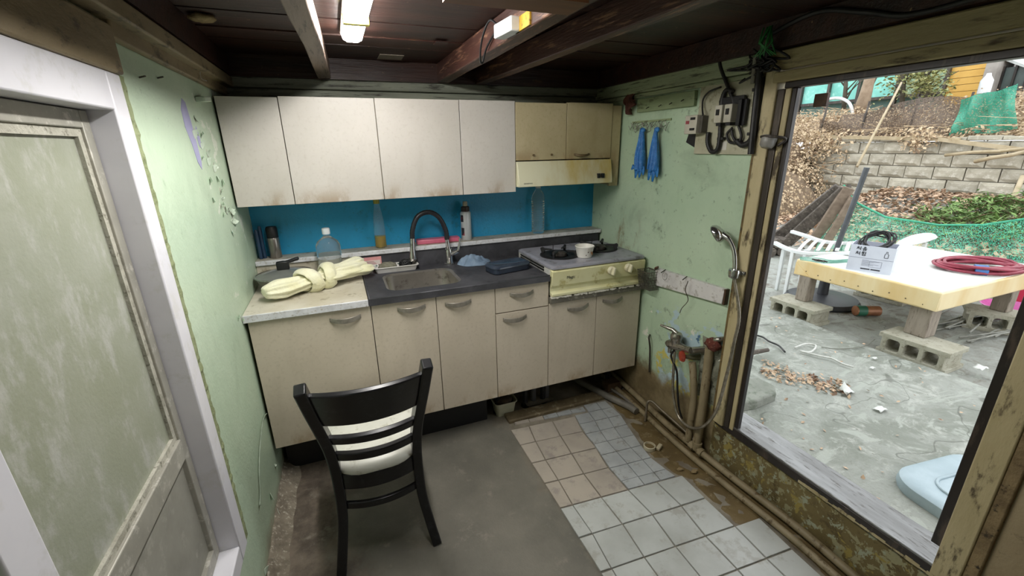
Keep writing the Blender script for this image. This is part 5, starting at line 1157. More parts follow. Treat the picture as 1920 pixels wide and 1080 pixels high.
# ---- block retaining wall
m_blkw = simple('split_face_block', '#b8b2a2', '#a59f8e', 5, 0.85, c3='#c6c1b4', bump=0.8, bscale=26, rnd=0.22)
rw = struct(MB().box((8.26, -2.2, -0.1), (8.6, 4.5, 1.46)).build('retaining_wall', simple('wall_core', '#4b463c', '#3b372e', 5, 0.9)))
bm_ = []
for v in range(5):
    mb = MB(); w2, h2, r_ = 0.194, 0.0955, random.Random(v)
    def face(u, q):
        y = (u-0.5)*2*w2; z = (q-0.5)*2*h2; e = min(u, 1-u, q, 1-q)
        return Vector((0.0-0.035*min(1, e*6)-0.012*noise.noise(Vector((y*14, z*14, v*7.3)))*(e > 0.02), y, z))
    mb.grid(5, 4, face)
    me = bpy.data.meshes.new('block'); back = [(0.06, -w2, -h2), (0.06, w2, -h2), (0.06, w2, h2), (0.06, -w2, h2)]
    c_ = [0, 5, 29, 24]; nv = len(mb.v); mb.v += [Vector(b) for b in back]
    per = [list(range(0, 6)), [5, 11, 17, 23, 29], list(range(29, 23, -1)), [24, 18, 12, 6, 0]]
    for s_i, ring in enumerate(per): mb.f.append(tuple(reversed(ring)) + (nv+s_i, nv+(s_i+1) % 4))
    me.from_pydata([tuple(q) for q in mb.v], [], mb.f); me.materials.append(m_blkw); bm_.append(me)
ci = 0
for r in range(7):
    z = 1.40-0.2*r; y = -1.9+(0.2 if r % 2 else 0)
    while y < 4.4:
        o = bpy.data.objects.new('block', bm_[ci % 5]); COL.objects.link(o); o.parent = rw
        o.location = (8.235+0.02*r*0+random.uniform(-0.012, 0.012), y, z); o.rotation_euler = (0, 0, random.uniform(-0.02, 0.02)); ci += 1; y += 0.402
for i in range(16):
    y = -1.8+0.4*i; o = MB().box((8.19, y-0.195, 1.505), (8.55, y+0.195, 1.565+0.01*math.sin(i*3)), Matrix.Rotation(random.uniform(-0.02, 0.02), 3, 'X')).build('cap_stone', m_blkw, rw, bevel=0.01)
# ---- bank above
m_bank = simple('bank_soil', '#8d7b68', '#75644f', 3, 0.95, c3='#a8967c', bump=0.6)
def bh(x, y): return 1.5+(0.55+0.35*smooth((3.2-y)/1.5))*smooth((x-8.4)/2.6)+0.08*noise.noise(Vector((x*1.1, y*1.1, 8)))
struct(MB().grid(24, 50, lambda u, v: (lambda x, y: Vector((x, y, bh(x, y))))(8.45+6.5*u, -3+14*v)).build('bank', m_bank, smooth=True))
mb = MB()
for i in range(15000):
    x = 8.5+3.2*rg.random()**1.4; y = rg.uniform(0.2, 8.5); p = Vector((x, y, bh(x, y)+abs(rg.gauss(0, 0.10)))); leaf_at(mb, p, rg.uniform(0.014, 0.042), rg, None if i % 2 else (-1, 0, 0.4))
for i in range(220):
    x = rg.uniform(8.4, 10.5); y = rg.uniform(0.5, 8); p = Vector((x, y, bh(x, y)))
    q = [p+Vector((rg.gauss(0, .1)*k, rg.gauss(0, .10)*k, 0.12*k*(1-0.14*k)+rg.gauss(0, .06))) for k in range(5)]; mb.tube(q, [0.010, 0.008, 0.006, 0.005, 0.003], 4)
solo(mb, 'dry_vines', m_leaf2, 'tangle of dry tan vines over the bank above the block wall', 'vines', (9.5, 3.5, 1.9))['kind'] = 'stuff'
# vines hanging down over the wall
mb = MB()
for i in range(34):
    y = rg.choice((4.35, 4.25, 4.0, 3.9, 2.6))+rg.gauss(0, 0.10); z0 = 1.62; L_ = rg.uniform(0.2, 0.75)*(0.45 if y < 3 else 1)
    q = [Vector((8.12+rg.gauss(0, .02), y+rg.gauss(0, .05)*k, z0-L_*k/5)) for k in range(6)]; mb.tube(q, 0.007, 4)
    for k in range(14):
        p = q[rg.randrange(6)]; leaf_at(mb, p+Vector((rg.gauss(-.03, .03), rg.gauss(0, .07), rg.gauss(0, .07))), rg.uniform(0.02, 0.045), rg, (-1, 0, 0))
solo(mb, 'hanging_vines', m_leaf2, 'dry vines hanging down the face of the block wall', 'vines', (8.1, 3.4, 0.9))['kind'] = 'stuff'
# overgrown mound left of the wall
mb = MB()
for i in range(13000):
    a = rg.uniform(0, 6.283); e = rg.random(); c = Vector((8.0, 5.5, 0.2)); r = Vector((1.0, 1.5, 1.85)) if e < 0.65 else Vector((1.3, 1.3, 1.1))
    if e >= 0.65: c = Vector((7.3, 4.7, 0.1))
    th = math.acos(rg.random()); d = Vector((math.sin(th)*math.cos(a), math.sin(th)*math.sin(a), math.cos(th)))
    p = c+Vector((d.x*r.x, d.y*r.y, d.z*r.z))*(0.9+0.16*rg.random()+0.12*noise.noise(d*3)); leaf_at(mb, p, rg.uniform(0.014, 0.04), rg, d)
solo(mb, 'overgrown_mound', m_leaf2, 'mound overgrown with dry brown creepers left of the block wall', 'creeper', (7.8, 5.2, 0.1))['kind'] = 'stuff'
mcore = MB().ball((8.0, 5.5, 0.1), 0.9, 20, (0.98, 1.5, 1.95), 0.1).ball((7.3, 4.7, 0.05), 0.9, 20, (1.25, 1.25, 1.08), 0.1); struct(mcore.build('bank_mound', m_bank, smooth=True))
mb = MB()
for i in range(700):
    d = Vector((rg.gauss(-0.6, .4), rg.gauss(-.2, .5), rg.gauss(0.8, .3))).normalized(); p = Vector((7.7, 5.35, 1.05))+Vector((d.x*.9, d.y*.8, d.z*.75)); leaf_at(mb, p, rg.uniform(.03, .06), rg, d)
solo(mb, 'green_creeper', m_leaf3, 'patch of fading green creeper leaves on the mound', 'creeper', (7.6, 5.3, 1.2))['kind'] = 'stuff'
# ---- nets
def net_mat(name, c1, c2, opac, sc=60):
    M = Mat(name); M.set(0.6); M.col(M.mix(M.ramp(M.noise(4, 4), 0.35, 0.65), c1, c2))
    f = M.ramp(M.noise(sc, 3, 0.6), 0.5-0.2*(opac-0.5)-0.12, 0.5-0.2*(opac-0.5)+0.12)
    M.link(M.math('MAXIMUM', f, max(0.0, opac-0.35)), M.b.inputs['Alpha']); return M.m
m_gnet = net_mat('green_debris_net', '#3fae8a', '#6ccaa8', 0.32, 110); m_tarp = net_mat('green_shade_cloth', '#2f8a70', '#459c82', 0.95, 50); m_bnet = net_mat('dark_shade_net', '#6a5c50', '#57493e', 0.75, 40)
nt_top = [at_x(x, y, 4.7) for x, y in ((1582, 347), (1590, 362), (1608, 381), (1660, 407), (1760, 422), (1841, 422), (1919, 411), (1960, 400))]
def gnf(u, v):
    k = u*(len(nt_top)-1); i = min(int(k), len(nt_top)-2); p = nt_top[i].lerp(nt_top[i+1], k-i); f = 0.05*math.sin(u*23+v*4)+0.03*math.sin(u*51)
    return Vector((p.x+f*(0.3+v)-0.25*v, p.y+0.03*math.sin(v*9+u*12), p.z+(0.12-p.z)*v))
t = thing('debris_net', 'green debris net sagging behind the covered platform', 'net', (4.7, 0.7, 0.1))
MB().grid(70, 14, gnf).build('netting', m_gnet, t, smooth=True)
MB().tube([p for p in nt_top], 0.012, 6).build('top_rope', simple('green_rope', '#4aa886', '#3b9474', 30, 0.7), t, smooth=True)
def tpf(u, v):
    a = at_x(1802, 187, 8.6).lerp(at_x(1905, 158, 8.6), u); b = at_x(1783, 255, 8.6).lerp(at_x(1905, 243, 8.6), u); p = a.lerp(b, v)
    return p+Vector((0.06*math.sin(u*9+v*5)+0.03*math.sin(u*21-v*3), 0, 0.02*math.sin(u*7)))
solo(MB().grid(30, 12, tpf), 'shade_cloth', m_tarp, 'green shade cloth hung on the fence above the block wall', 'shade cloth', at_x(1840, 250, 8.6), smooth=True)
fn_ = thing('shade_fence', 'dark shade net fence along the top of the block wall', 'fence', (8.9, 3.4, 1.6))
MB().grid(40, 8, lambda u, v: Vector((8.75+0.05*math.sin(u*14+v*3), 4.75-2.4*u, 1.58+(0.55-0.1*math.sin(u*6)-0.15*(u < 0.2))*v))).build('netting', m_bnet, fn_, smooth=True)
for y in (4.7, 3.9, 3.1, 2.38): MB().cyl((8.76, y, 1.5), (8.80, y-0.03, 2.25), 0.018, n=8).build('post', m_darkmetal, fn_, smooth=True)
# ---- poles and planks by the wall
def pole(lab, a, b, r, mat, nm='pole'): return solo(MB().tube([a, a.lerp(b, .35)+Vector((0, 0, .01)), a.lerp(b, .7)-Vector((0, 0, .008)), b], [r, r*.95, r*.9, r*.8], 8), nm, mat, lab, nm.split('_')[-1], min((a, b), key=lambda q: q.z), smooth=True)
m_pal = simple('pale_bamboo', '#b5a68a', '#a09070', 8, 0.6)
pole('long pale bamboo pole leaning up the bank above the net post', at_x(1607, 312, 7.4), at_x(1690, 155, 9.2), 0.022, m_pal, 'bamboo_pole')
pole('upper pale pole lying against the block wall', at_x(1772, 291, 8.1), at_x(1925, 278, 8.0), 0.025, m_pal, 'bamboo_pole')
pole('lower pale pole sloping against the block wall', at_x(1828, 303, 8.05), at_x(1925, 284, 7.9), 0.03, m_pal, 'bamboo_pole')
a, b = at_x(1530, 256, 8.15), at_x(1800, 262, 8.15); solo(MB().beam(a, b, 0.05, 0.06), 'timber_rail', m_pal, 'weathered timber laid along the block wall top', 'timber', a)
a, b = at_x(1760, 261, 8.12), at_x(1925, 282, 8.1); solo(MB().beam(a, b, 0.05, 0.06), 'timber_rail', m_pal, 'weathered timber slanting down past the green shade cloth', 'timber', b)
pole('thin dark branch standing at the right by the green pile', at_x(1885, 405, 6.6), at_x(1918, 330, 6.9), 0.03, m_pal, 'bamboo_pole')
# ---- green branch pile
pc = Vector((6.55, 1.05, gh(6.55, 1.05))); gpile = thing('branch_pile', 'heap of cut green branches at the foot of the block wall', 'branches', pc)
mb = MB(); mst = MB()
for i in range(130):
    a = rg.uniform(0, 6.283); r = rg.random()**0.6; p = pc+Vector((math.cos(a)*r*0.5, math.sin(a)*r*0.85-0.25, 0.42*(1-r)+0.04)); d = Vector((rg.gauss(0, 1), rg.gauss(0, 1), rg.gauss(0.1, .35))).normalized()
    mst.tube([p, p+d*0.14, p+d*0.28-Vector((0, 0, 0.03))], [0.006, 0.005, 0.003], 4)
    for k in range(26):
        q = p+d*0.28*rg.random(); leaf_at(mb, q+Vector((rg.gauss(0, .03), rg.gauss(0, .03), rg.gauss(0, .025))), rg.uniform(0.03, 0.065), rg, None, 0.22)
mb.build('foliage', m_green, gpile, kind='stuff'); mst.build('stems', simple('twig_brown', '#6d5c40', '#574830', 10, 0.8), gpile, kind='stuff')
# ---- buildings
m_teal = simple('teal_sheet', '#86d2c4', '#6fbfb2', 1.5, 0.5, c3='#9fe0d2'); m_teal2 = simple('olive_reflection_glass', '#8fa88a', '#6f8a6c', 3.5, 0.3, c3='#b5c4a0')  # second tone is olive glass with tree reflections painted into its colour
tb_ = thing('teal_house', 'teal sheeted building with dark posts beyond the bank', 'building', (14, 7.2, 2.4))
for i, (y0, y1, mt_) in enumerate(((11.0, 9.1, m_teal), (9.1, 8.2, m_teal), (8.2, 7.3, m_teal), (7.3, 6.3, m_teal), (6.3, 5.75, m_teal2), (5.75, 5.22, m_teal2))):
    MB().box((14.0, y1+0.03, 2.70), (14.06, y0-0.03, 5.2)).build('panel', mt_, tb_)
    MB().box((13.9, y1-0.04, 2.4), (14.0, y1+0.03, 5.2)).build('post', m_darkmetal, tb_)
    MB().box((13.94, y1+.03, 2.64), (14.04, y0-.03, 2.72)).build('bottom_rail', m_darkmetal, tb_)
MB().box((14.2, 5.2, 2.2), (17, 11.0, 5.2)).build('core', simple('house_core', '#6f8f88', '#5f7f78', 2, 0.7), tb_)
yh = thing('yellow_house', 'yellow boarded building with a grey concrete corner', 'building', (14, 4.7, 2.3))
for i in range(9): MB().box((13.98, 4.50, 2.35+0.16*i), (14.06, 5.19, 2.50+0.16*i)).build('siding_board', simple('yellow_siding', '#d8ad58', '#c99c48', 3, 0.5), yh)
MB().box((13.9, 4.28, 2.2), (14.6, 4.50, 3.85)).build('concrete_corner', simple('grey_concrete', '#a5a09a', '#8f8a84', 3, 0.7), yh)
MB().box((14.06, 4.5, 2.2), (16.0, 5.19, 3.8)).build('core', simple('grey_concrete', '', ''), yh)
hh = thing('dark_hut', 'dark framed hut with pale sloping roof at the upper right', 'hut', (14.2, 4.0, 2.4))
MB().box((14.2, 3.82, 2.3), (15.4, 4.26, 3.12)).build('wall', simple('hut_dark_glass', '#4e5a58', '#3c4745', 3, 0.3), hh)
mb = MB(); mb.prism([(14.1, 4.32, 3.36), (14.1, 3.72, 3.02), (14.1, 3.72, 2.97), (14.1, 4.32, 3.30)], (1.5, 0, 0)); mb.build('roof', simple('hut_roof_pale', '#c3c8c6', '#aab0ae', 4, 0.5), hh)
for y in (4.26, 4.05, 3.83): MB().box((14.15, y-0.02, 2.3), (14.2, y+0.02, 3.15)).build('frame_post', m_dark, hh)
p = at_x(1848, 160, 13); solo(MB().lathe([(0.05, 0), (0.11, 0.03), (0.11, 0.30), (0.05, 0.40), (0.04, 0.45), (0, 0.45)], p-Vector((0, 0, 0.2)), 16), 'white_canister', m_capw, 'white canister standing in front of the yellow house corner', 'canister', p-Vector((0, 0, .2)), smooth=40)
# hoop and trees
ar = [at_x(1528, 200, 11.0), at_x(1548, 188, 11.0), at_x(1572, 184, 11.0), at_x(1592, 193, 11.0), at_x(1600, 215, 11.0)]
solo(MB().tube(curve_pts(ar, 6), 0.035, 8), 'greenhouse_hoop', m_capw, 'white greenhouse hoop arching above the vines', 'hoop', ar[-1], smooth=True)
m_bark = simple('pale_bark', '#a08d78', '#8a7762', 6, 0.85, bump=0.5); m_barkd = simple('dark_bark', '#5a5448', '#474238', 6, 0.85)
tt = thing('tree', 'pale bare tree trunk in front of the teal building', 'tree', at_x(1617, 205, 11.5))
MB().tube([at_x(1612, 215, 11.5), at_x(1622, 180, 11.5), at_x(1630, 150, 11.5), at_x(1638, 110, 11.5)], [0.17, 0.13, 0.11, 0.10], 10).build('trunk', m_bark, tt, smooth=True)
MB().tube([at_x(1620, 185, 11.5), at_x(1634, 160, 11.6), at_x(1645, 140, 11.7)], [0.06, 0.04, 0.03], 8).build('branch', m_barkd, tt, smooth=True)
for i, (px, lab) in enumerate(((1582, 'thin dark bare tree left of the pale trunk'), (1690, 'dark slender tree right of the pale trunk'), (1735, 'leafy dark tree before the olive glass'))):
    t2 = thing('tree', lab, 'tree', at_x(px, 195, 12.5)); b0_ = at_x(px, 205, 12.5); MB().tube([b0_, at_x(px+4, 160, 12.5), at_x(px+2, 110, 12.5)], [0.06, 0.05, 0.04], 8).build('trunk', m_barkd, t2, smooth=True)
    for k in range(7):
        s_ = at_x(px+3, 190-9*k, 12.5); e_ = s_+Vector((rg.gauss(0, .2), rg.choice((-1, 1))*rg.uniform(0.2, 0.5), rg.uniform(0.25, 0.5))); MB().tube([s_, s_.lerp(e_, .5)+Vector((0, 0, .05)), e_], [0.022, 0.016, 0.008], 5).build('branch', m_barkd, t2, smooth=True)
    if i:
        mb = MB()
        for k in range(900 if i == 2 else 350): leaf_at(mb, at_x(px+rg.gauss(0, 22), 150+rg.gauss(0, 20), 12.5+rg.gauss(0, .25)), rg.uniform(.03, .06), rg)
        mb.build('foliage', m_leaf3, t2, kind='stuff')
# ---- platform on cinder blocks
pl = thing('covered_platform', 'low wooden platform covered in cream vinyl in the yard', 'platform', (3.2, -0.04, 0.25))
px0, px1, py0, py1, pzt, pzb = 2.55, 3.95, -0.53, 0.45, 0.600, 0.462
M = Mat('cream_vinyl_cover'); M.set(0.35); M.col(M.mix(M.ramp(M.noise(3, 5, 0.6, (1, 1, 0.3)), 0.35, 0.7), '#dccca4', '#cdb078')); m_vin = M.m
M = Mat('white_vinyl_top'); M.set(0.28); M.col(M.mix(M.ramp(M.noise(4, 5, 0.65), 0.35, 0.7), '#dfe3df', '#d3d6cc')); M.bump(M.noise(5, 4), 0.2, 0.02); m_vtop = M.m
MB().box((px0, py0, pzb), (px1, py1, pzt-0.004)).build('skirt', m_vin, pl, bevel=0.012, seg=3)
MB().box((px0+0.014, py0+0.014, pzt-0.01), (px1-0.014, py1-0.014, pzt)).build('top_sheet', m_vtop, pl, bevel=0.004)
for (y, s) in ((py0, 1), (py1, -1)):
    MB().prism([(px0-0.004, y+s*0.004, pzb+0.005), (px0-0.004, y+s*0.13, pzb+0.015), (px0-0.004, y+s*0.004, pzt-0.03)], (0.006, 0, 0)).build('corner_fold', m_vin, pl)
mb = MB()
for i in range(9): mb.lathe([(0.0, 0.004), (0.0035, 0.003), (0.004, 0)], (px0-0.001, py0+0.08+0.1*i, pzb+0.03+0.01*(i % 3)), 8, (-1, 0, 0))
mb.build('tacks', m_nail, pl, kind='stuff')
m_leg = simple('grey_post_wood', '#8d8377', '#776d61', 8, 0.8, c3='#5f564b', stretch=(3, 3, 0.4))
for lx, ly, w_ in ((2.655, -0.43, 0.125), (2.60, 0.355, 0.095), (3.75, -0.42, 0.1), (3.75, 0.35, 0.1)):
    MB().box((lx-w_/2, ly-w_/2, 0.25), (lx+w_/2, ly+w_/2, pzb+0.01)).build('leg', m_leg, pl, bevel=0.008)
m_cb = simple('cinder_block_grey', '#a8a596', '#989584', 9, 0.9, c3='#85816f', bump=0.7, bscale=60)
def cinder():
    mb = MB(); L_, D_, H_ = 0.195, 0.115, 0.15
    ys = [-L_+0.0, -L_+0.045]; holes = [(-0.145, -0.065), (-0.04, 0.04), (0.065, 0.145)]
    solid = [(-L_, -0.145), (-0.065, -0.04), (0.04, 0.065), (0.145, L_)]
    mb.box((-D_, -L_, 0), (D_, L_, 0.032)); mb.box((-D_, -L_, 0.118), (D_, L_, H_))
    for i, (a, b) in enumerate(solid):
        if i == 0: a += 0.02
        if i == 3: b -= 0.02
        mb.box((-D_, a, 0.03), (D_, b, 0.12))
    for a, b in holes:   # rounded hole corners
        for yy, s in ((a, 1), (b, -1)):
            for zz, q in ((0.031, 1), (0.119, -1)): mb.prism([(-D_+0.002, yy-s*.001, zz-q*.001), (-D_+0.002, yy+s*0.022, zz-q*.001), (-D_+0.002, yy+s*0.007, zz+q*0.007), (-D_+0.002, yy-s*.001, zz+q*0.022)], (2*D_-0.004, 0, 0))
    return mb
cbm = cinder()
for (x, y, rz, lab) in ((2.585, -0.49, 0.03, 'cinder block under the near corner of the platform'), (2.535, 0.335, 0.02, 'cinder block under the left corner of the platform by the slab edge'), (3.72, -0.43, 0.5, 'cinder block under the far right leg of the platform'), (3.72, 0.35, 0.1, 'cinder block under the far left leg of the platform')):
    if x == 2.585: cb0 = cbm.build('cinder_block', m_cb, None, bevel=0.003); o = cb0
    else: o = cb0.copy(); COL.objects.link(o)
    o.location = (x, y, GZ); o.rotation_euler = (0, 0, rz); tag(o, lab, 'cinder block', 'cinder blocks carrying the platform')
# box on the platform
bf = Vector((2.575, 0.075, pzt)); dx_ = Vector((0.098, -0.235, 0)).normalized(); dy_ = Vector((-dx_.y, dx_.x, 0)); W_, D_, H_ = 0.262, 0.20, 0.195
bxo = thing('carton', 'white bottle carton with dark lettering on the platform', 'box', bf+dx_*W_/2+dy_*D_/2)
m_cart = simple('pale_blue_white_card', '#c9ccd8', '#bfc2d0', 6, 0.5)
P3 = lambda u, v, z: bf+dx_*u+dy_*v+Vector((0, 0, z))
mb = MB(); th = 0.004
for (a, b, c, d) in ((0, W_, 0, th), (0, W_, D_-th, D_), (0, th, th, D_-th), (W_-th, W_, th, D_-th)):
    vs_ = [P3(u, v, z) for z in (0, H_) for u, v in ((a, c), (b, c), (b, d), (a, d))]; mb.add(vs_, [(0, 3, 2, 1), (4, 5, 6, 7), (0, 1, 5, 4), (1, 2, 6, 5), (2, 3, 7, 6), (3, 0, 4, 7)])
mb.add([P3(u, v, 0.003) for u, v in ((0, 0), (W_, 0), (W_, D_), (0, D_))], [(0, 1, 2, 3)]); mb.build('carton_walls', m_cart, bxo)
m_ink = simple('dark_ink', '#2e2f38', '#25262e', 40, 0.6); m_inkl = simple('grey_ink', '#8d90a0', '#7d8090', 40, 0.6)
def ink(pts, mat, nm, wd=0.006):   # strokes on the carton front, (u, z) in box units
    mb = MB()
    for s_ in pts:
        for (a, b) in zip(s_, s_[1:]): mb.beam(P3(a[0], -0.0006, a[1]), P3(b[0], -0.0006, b[1]), 0.0012, wd, dx_.cross(Vector((0, 0, 1))) if False else (Vector((b[0]-a[0], 0, b[1]-a[1])).length and (dx_*-(b[1]-a[1])+Vector((0, 0, 1))*(b[0]-a[0]))))
    return mb.build(nm, mat, bxo)
def syl(ch, u, z, s):   # hangul syllables drawn as brush strokes in a unit square
    G = {'cheo': [[(.25, .95), (.45, .95)], [(.08, .75), (.60, .75)], [(.34, .75), (.08, .30)], [(.36, .62), (.60, .30)], [(.66, .55), (.85, .55)], [(.86, .98), (.86, .10)]],
         'eum': [[(.30, .85), (.50, .97), (.70, .85), (.50, .68), (.30, .85)], [(.05, .52), (.95, .52)], [(.25, .36), (.75, .36), (.75, .05), (.25, .05), (.25, .36)]],
         'reom': [[(.10, .95), (.50, .95), (.50, .78), (.12, .78), (.12, .58), (.55, .58)], [(.62, .76), (.82, .76)], [(.84, .98), (.84, .48)], [(.25, .36), (.84, .36), (.84, .05), (.25, .05), (.25, .36)]]}
    return [[(u+a*s, z+b*s) for a, b in st] for st in G[ch]]
S = 0.030
st = syl('cheo', 0.035, 0.155, S)+syl('eum', 0.070, 0.155, S)+syl('cheo', 0.035, 0.118, S)+syl('reom', 0.070, 0.118, S)
ink(st, m_ink, 'lettering', 0.0045)
bt = [(0.205, 0.12), (0.205, 0.145), (0.211, 0.153), (0.211, 0.165), (0.219, 0.165), (0.219, 0.153), (0.226, 0.145), (0.226, 0.12), (0.205, 0.12)]; ink([bt], m_ink, 'bottle_mark', 0.003)
ink([[(0.002, 0.102), (W_-0.002, 0.102)]], m_inkl, 'fold_line', 0.002)
ink([[(0.085, 0.088-0.007*i), (0.125+0.03*((i*5) % 3), 0.088-0.007*i)] for i in range(7)]+[[(0.13, 0.085), (0.20, 0.085), (0.20, 0.04), (0.13, 0.04), (0.13, 0.085)]], m_inkl, 'small_print', 0.002)
ink([[(0.085, 0.022), (0.14, 0.022)], [(0.145, 0.022), (0.20, 0.022)]], m_ink, 'barcode_strip', 0.009)
mb = MB(); cc = P3(W_*0.5, D_*0.62, H_+0.022)
cab = thing('cable_coil', 'black cable coil heaped in the white carton', 'cable', cc-Vector((0, 0, 0.05)))
for i in range(9):
    a0 = rg.uniform(-0.5, 0.5); R_ = rg.uniform(0.09, 0.125); ti = Matrix.Rotation(rg.uniform(0.25, 0.8), 3, dx_) @ Matrix.Rotation(a0, 3, 'Z')
    MB().tube([cc+Vector((rg.gauss(0, .01), rg.gauss(0, .01), 0.0))*0+ti @ Vector((math.cos(k*0.3927)*R_, math.sin(k*0.3927)*R_*0.7, 0.012*math.sin(k*0.8+i))) for k in range(16)], 0.0055, 6, closed=True).build('loop', m_cond, cab, smooth=True)
# red hose coil
hcx = Vector((3.42, -0.335, pzt)); hs = thing('red_hose', 'coiled red hose with blue tape on the platform', 'hose', hcx)
m_rh = simple('dark_red_hose', '#8f2f42', '#7a2436', 20, 0.4)
for i in range(8):
    r0 = 0.165+0.012*(i % 4); z0 = 0.012+0.022*(i//4)+0.004*(i % 2); ex = 1+0.25*rg.random()
    MB().tube([hcx+Matrix.Rotation(-0.6+0.04*i, 3, 'Z') @ Vector((math.cos(k*0.2618)*r0*1.35*ex*0.9, math.sin(k*0.2618)*r0*0.92, z0+0.010*(1+math.sin(k*0.5+i)))) for k in range(24)], 0.0105, 8, closed=True).build('loop', m_rh, hs, smooth=True)
tp_ = at_z(1838, 507, 0.63); MB().tube([tp_+Vector((-0.02, 0.028, 0)), tp_+Vector((0.02, -0.028, 0))], 0.04, 10).build('tape', simple('blue_tape', '#3f6fae', '#355f98', 30, 0.5), hs, smooth=30)
# twine and scissors like scraps on the platform
m_tw = simple('teal_twine', '#6fae9a', '#5c9a86', 30, 0.7)
for i in range(4):
    pts = [at_z(x, y+i*1.6, pzt+0.004) for x, y in ((1500, 482), (1535, 484+i), (1560, 488), (1590, 486))]; solo(MB().tube(curve_pts(pts, 5), 0.003, 5), 'twine', m_tw, ('first', 'second', 'third', 'last')[i]+' teal twine strand from the back, lying on the platform left of the carton', 'twine', pts[0], smooth=True)
p = at_z(1537, 491, pzt); mb = MB()
for i in range(7): mb.tube([p+Vector((rg.gauss(0, .02), rg.gauss(0, .03), .006)), p+Vector((rg.gauss(0, .02), rg.gauss(0, .03), .012))], 0.006, 5)
solo(mb, 'metal_scraps', m_nail, 'small clump of dark metal scraps on the platform edge', 'scraps', p)['kind'] = 'stuff'
# umbrella base and pole
ub = thing('umbrella_stand', 'dark umbrella pole in a round black base behind the platform', 'umbrella stand', (3.12, 0.53, GZ))
MB().lathe([(0.29, 0.0), (0.30, 0.02), (0.28, 0.05), (0.10, 0.075), (0.05, 0.08), (0.0, 0.08)], (3.12, 0.53, GZ), 32).build('base', simple('black_stand_plastic', '#33353a', '#282a2e', 12, 0.45), ub, smooth=35)
MB().lathe([(0.045, 0.075), (0.04, 0.24), (0.03, 0.25), (0.0, 0.25)], (3.12, 0.53, GZ), 16).build('socket', simple('black_stand_plastic', '', ''), ub, smooth=35)
MB().tube([(3.12, 0.53, GZ+0.2), (3.12, 0.485, 0.7), (3.13, 0.41, 1.32)], 0.021, 12).build('pole', simple('blue_grey_steel', '#4e5154', '#424548', 8, 0.4, 0.4), ub, smooth=30)
# copper pipe offcut
a, b = Vector((3.03, 0.185, GZ+0.045)), Vector((3.20, 0.10, GZ+0.045)); t = thing('pipe_offcut', 'short copper coloured pipe with green band under the platform', 'pipe', (a+b)/2-Vector((0, 0, .045)))
MB().tube([a, b], 0.043, 16).build('tube', simple('copper_brown', '#9a6a4a', '#80543a', 12, 0.45, 0.3), t, smooth=30); MB().tube([a+(b-a)*0.05, a+(b-a)*0.42], 0.0445, 16).build('band', simple('green_band', '#2f6b54', '#255a46', 12, 0.5), t, smooth=30)
# rods under the platform
for i in range(14):
    a = Vector((3.15+rg.uniform(0, .3), -0.35+rg.gauss(0, .12), GZ+0.012+0.01*(i % 3))); b = a+Vector((0.55+rg.uniform(0, .3), rg.gauss(0, .12), 0.02))
    o = solo(MB().tube([a, a.lerp(b, .5)+Vector((0, rg.gauss(0, .02), .01)), b], 0.007, 6), 'thin_rod', simple('grey_rod', '#9a9a92', '#7c7c74', 10, 0.5), 'thin grey rod in the loose bundle on the ground under the platform', 'rod', a, 'rods under the platform', smooth=True)
# pink basin and red crate far right
p = at_z(1852, 592, GZ); c = Vector((4.15, -0.36, GZ)); solo(MB().lathe([(0.14, 0), (0.19, 0.09), (0.2, 0.095), (0.19, 0.098), (0.135, 0.01), (0, 0.01)], c, 28), 'pink_basin', simple('magenta_plastic', '#cf6fae', '#bf5c9e', 12, 0.35), 'pink plastic basin on the ground behind the platform', 'basin', c, smooth=40)
c = Vector((4.55, -0.45, GZ)); t = thing('red_crate', 'red plastic crate with pale lid at the far right', 'crate', c)
MB().box(c+Vector((-0.2, -0.25, 0)), c+Vector((0.2, 0.25, 0.30))).build('body', simple('red_plastic', '#b8344a', '#a52c40', 10, 0.4), t, bevel=0.01); MB().box(c+Vector((-0.21, -0.26, 0.302)), c+Vector((0.21, 0.26, 0.325))).build('lid', m_capw, t, bevel=0.006)
# ---- white plastic chair tipped with its slatted back up
m_wp = simple('white_garden_plastic', '#dcdfdf', '#cfd3d3', 8, 0.4)
wc = thing('plastic_chair', 'white slatted plastic garden chair tipped beside the platform', 'chair', (3.3, 1.0, GZ))
def strip(pts, w_, h_, nm, up=(0, 0, 1)):
    pp = curve_pts(pts, 6); mb = MB(); loops = []
    for i, p in enumerate(pp):
        tg = (pp[min(i+1, len(pp)-1)]-pp[max(i-1, 0)]).normalized(); sx_ = tg.cross(Vector(up)).normalized(); u_ = sx_.cross(tg)
        loops.append([p+sx_*(a*w_/2)+u_*(b*h_/2) for a, b in ((-1, -1), (1, -1), (1, 1), (-1, 1))])
    loft(mb, loops); return mb.build(nm, m_wp, wc, bevel=0.004)
strip([at_x(1452, 455, 3.05), at_x(1475, 466, 3.02), at_x(1505, 474, 3.0), at_x(1550, 476, 3.0), at_x(1600, 474, 3.02)], 0.045, 0.03, 'arm')
strip([at_x(1484, 434, 3.5), at_x(1510, 442, 3.5), at_x(1540, 452, 3.5), at_x(1575, 456, 3.5), at_x(1620, 455, 3.5)], 0.045, 0.03, 'arm')
for i in range(6):
    t_ = i/5; a = at_x(1497+18*i, 470, 3.04); b = at_x(1518+15*i, 449+1.2*i, 3.42); strip([a, a.lerp(b, .5)+Vector((0, 0, .012)), b], 0.03, 0.012, 'slat')
for (px, x_, y2) in ((1470, 3.05, 540), (1488, 3.0, 520), (1512, 3.45, 500)):
    a = at_x(px, 468, x_); MB().beam(a, (a.x, a.y, GZ), 0.035, 0.03, (1, 0, 0), 0.03, 0.025).build('leg', m_wp, wc, bevel=0.004)
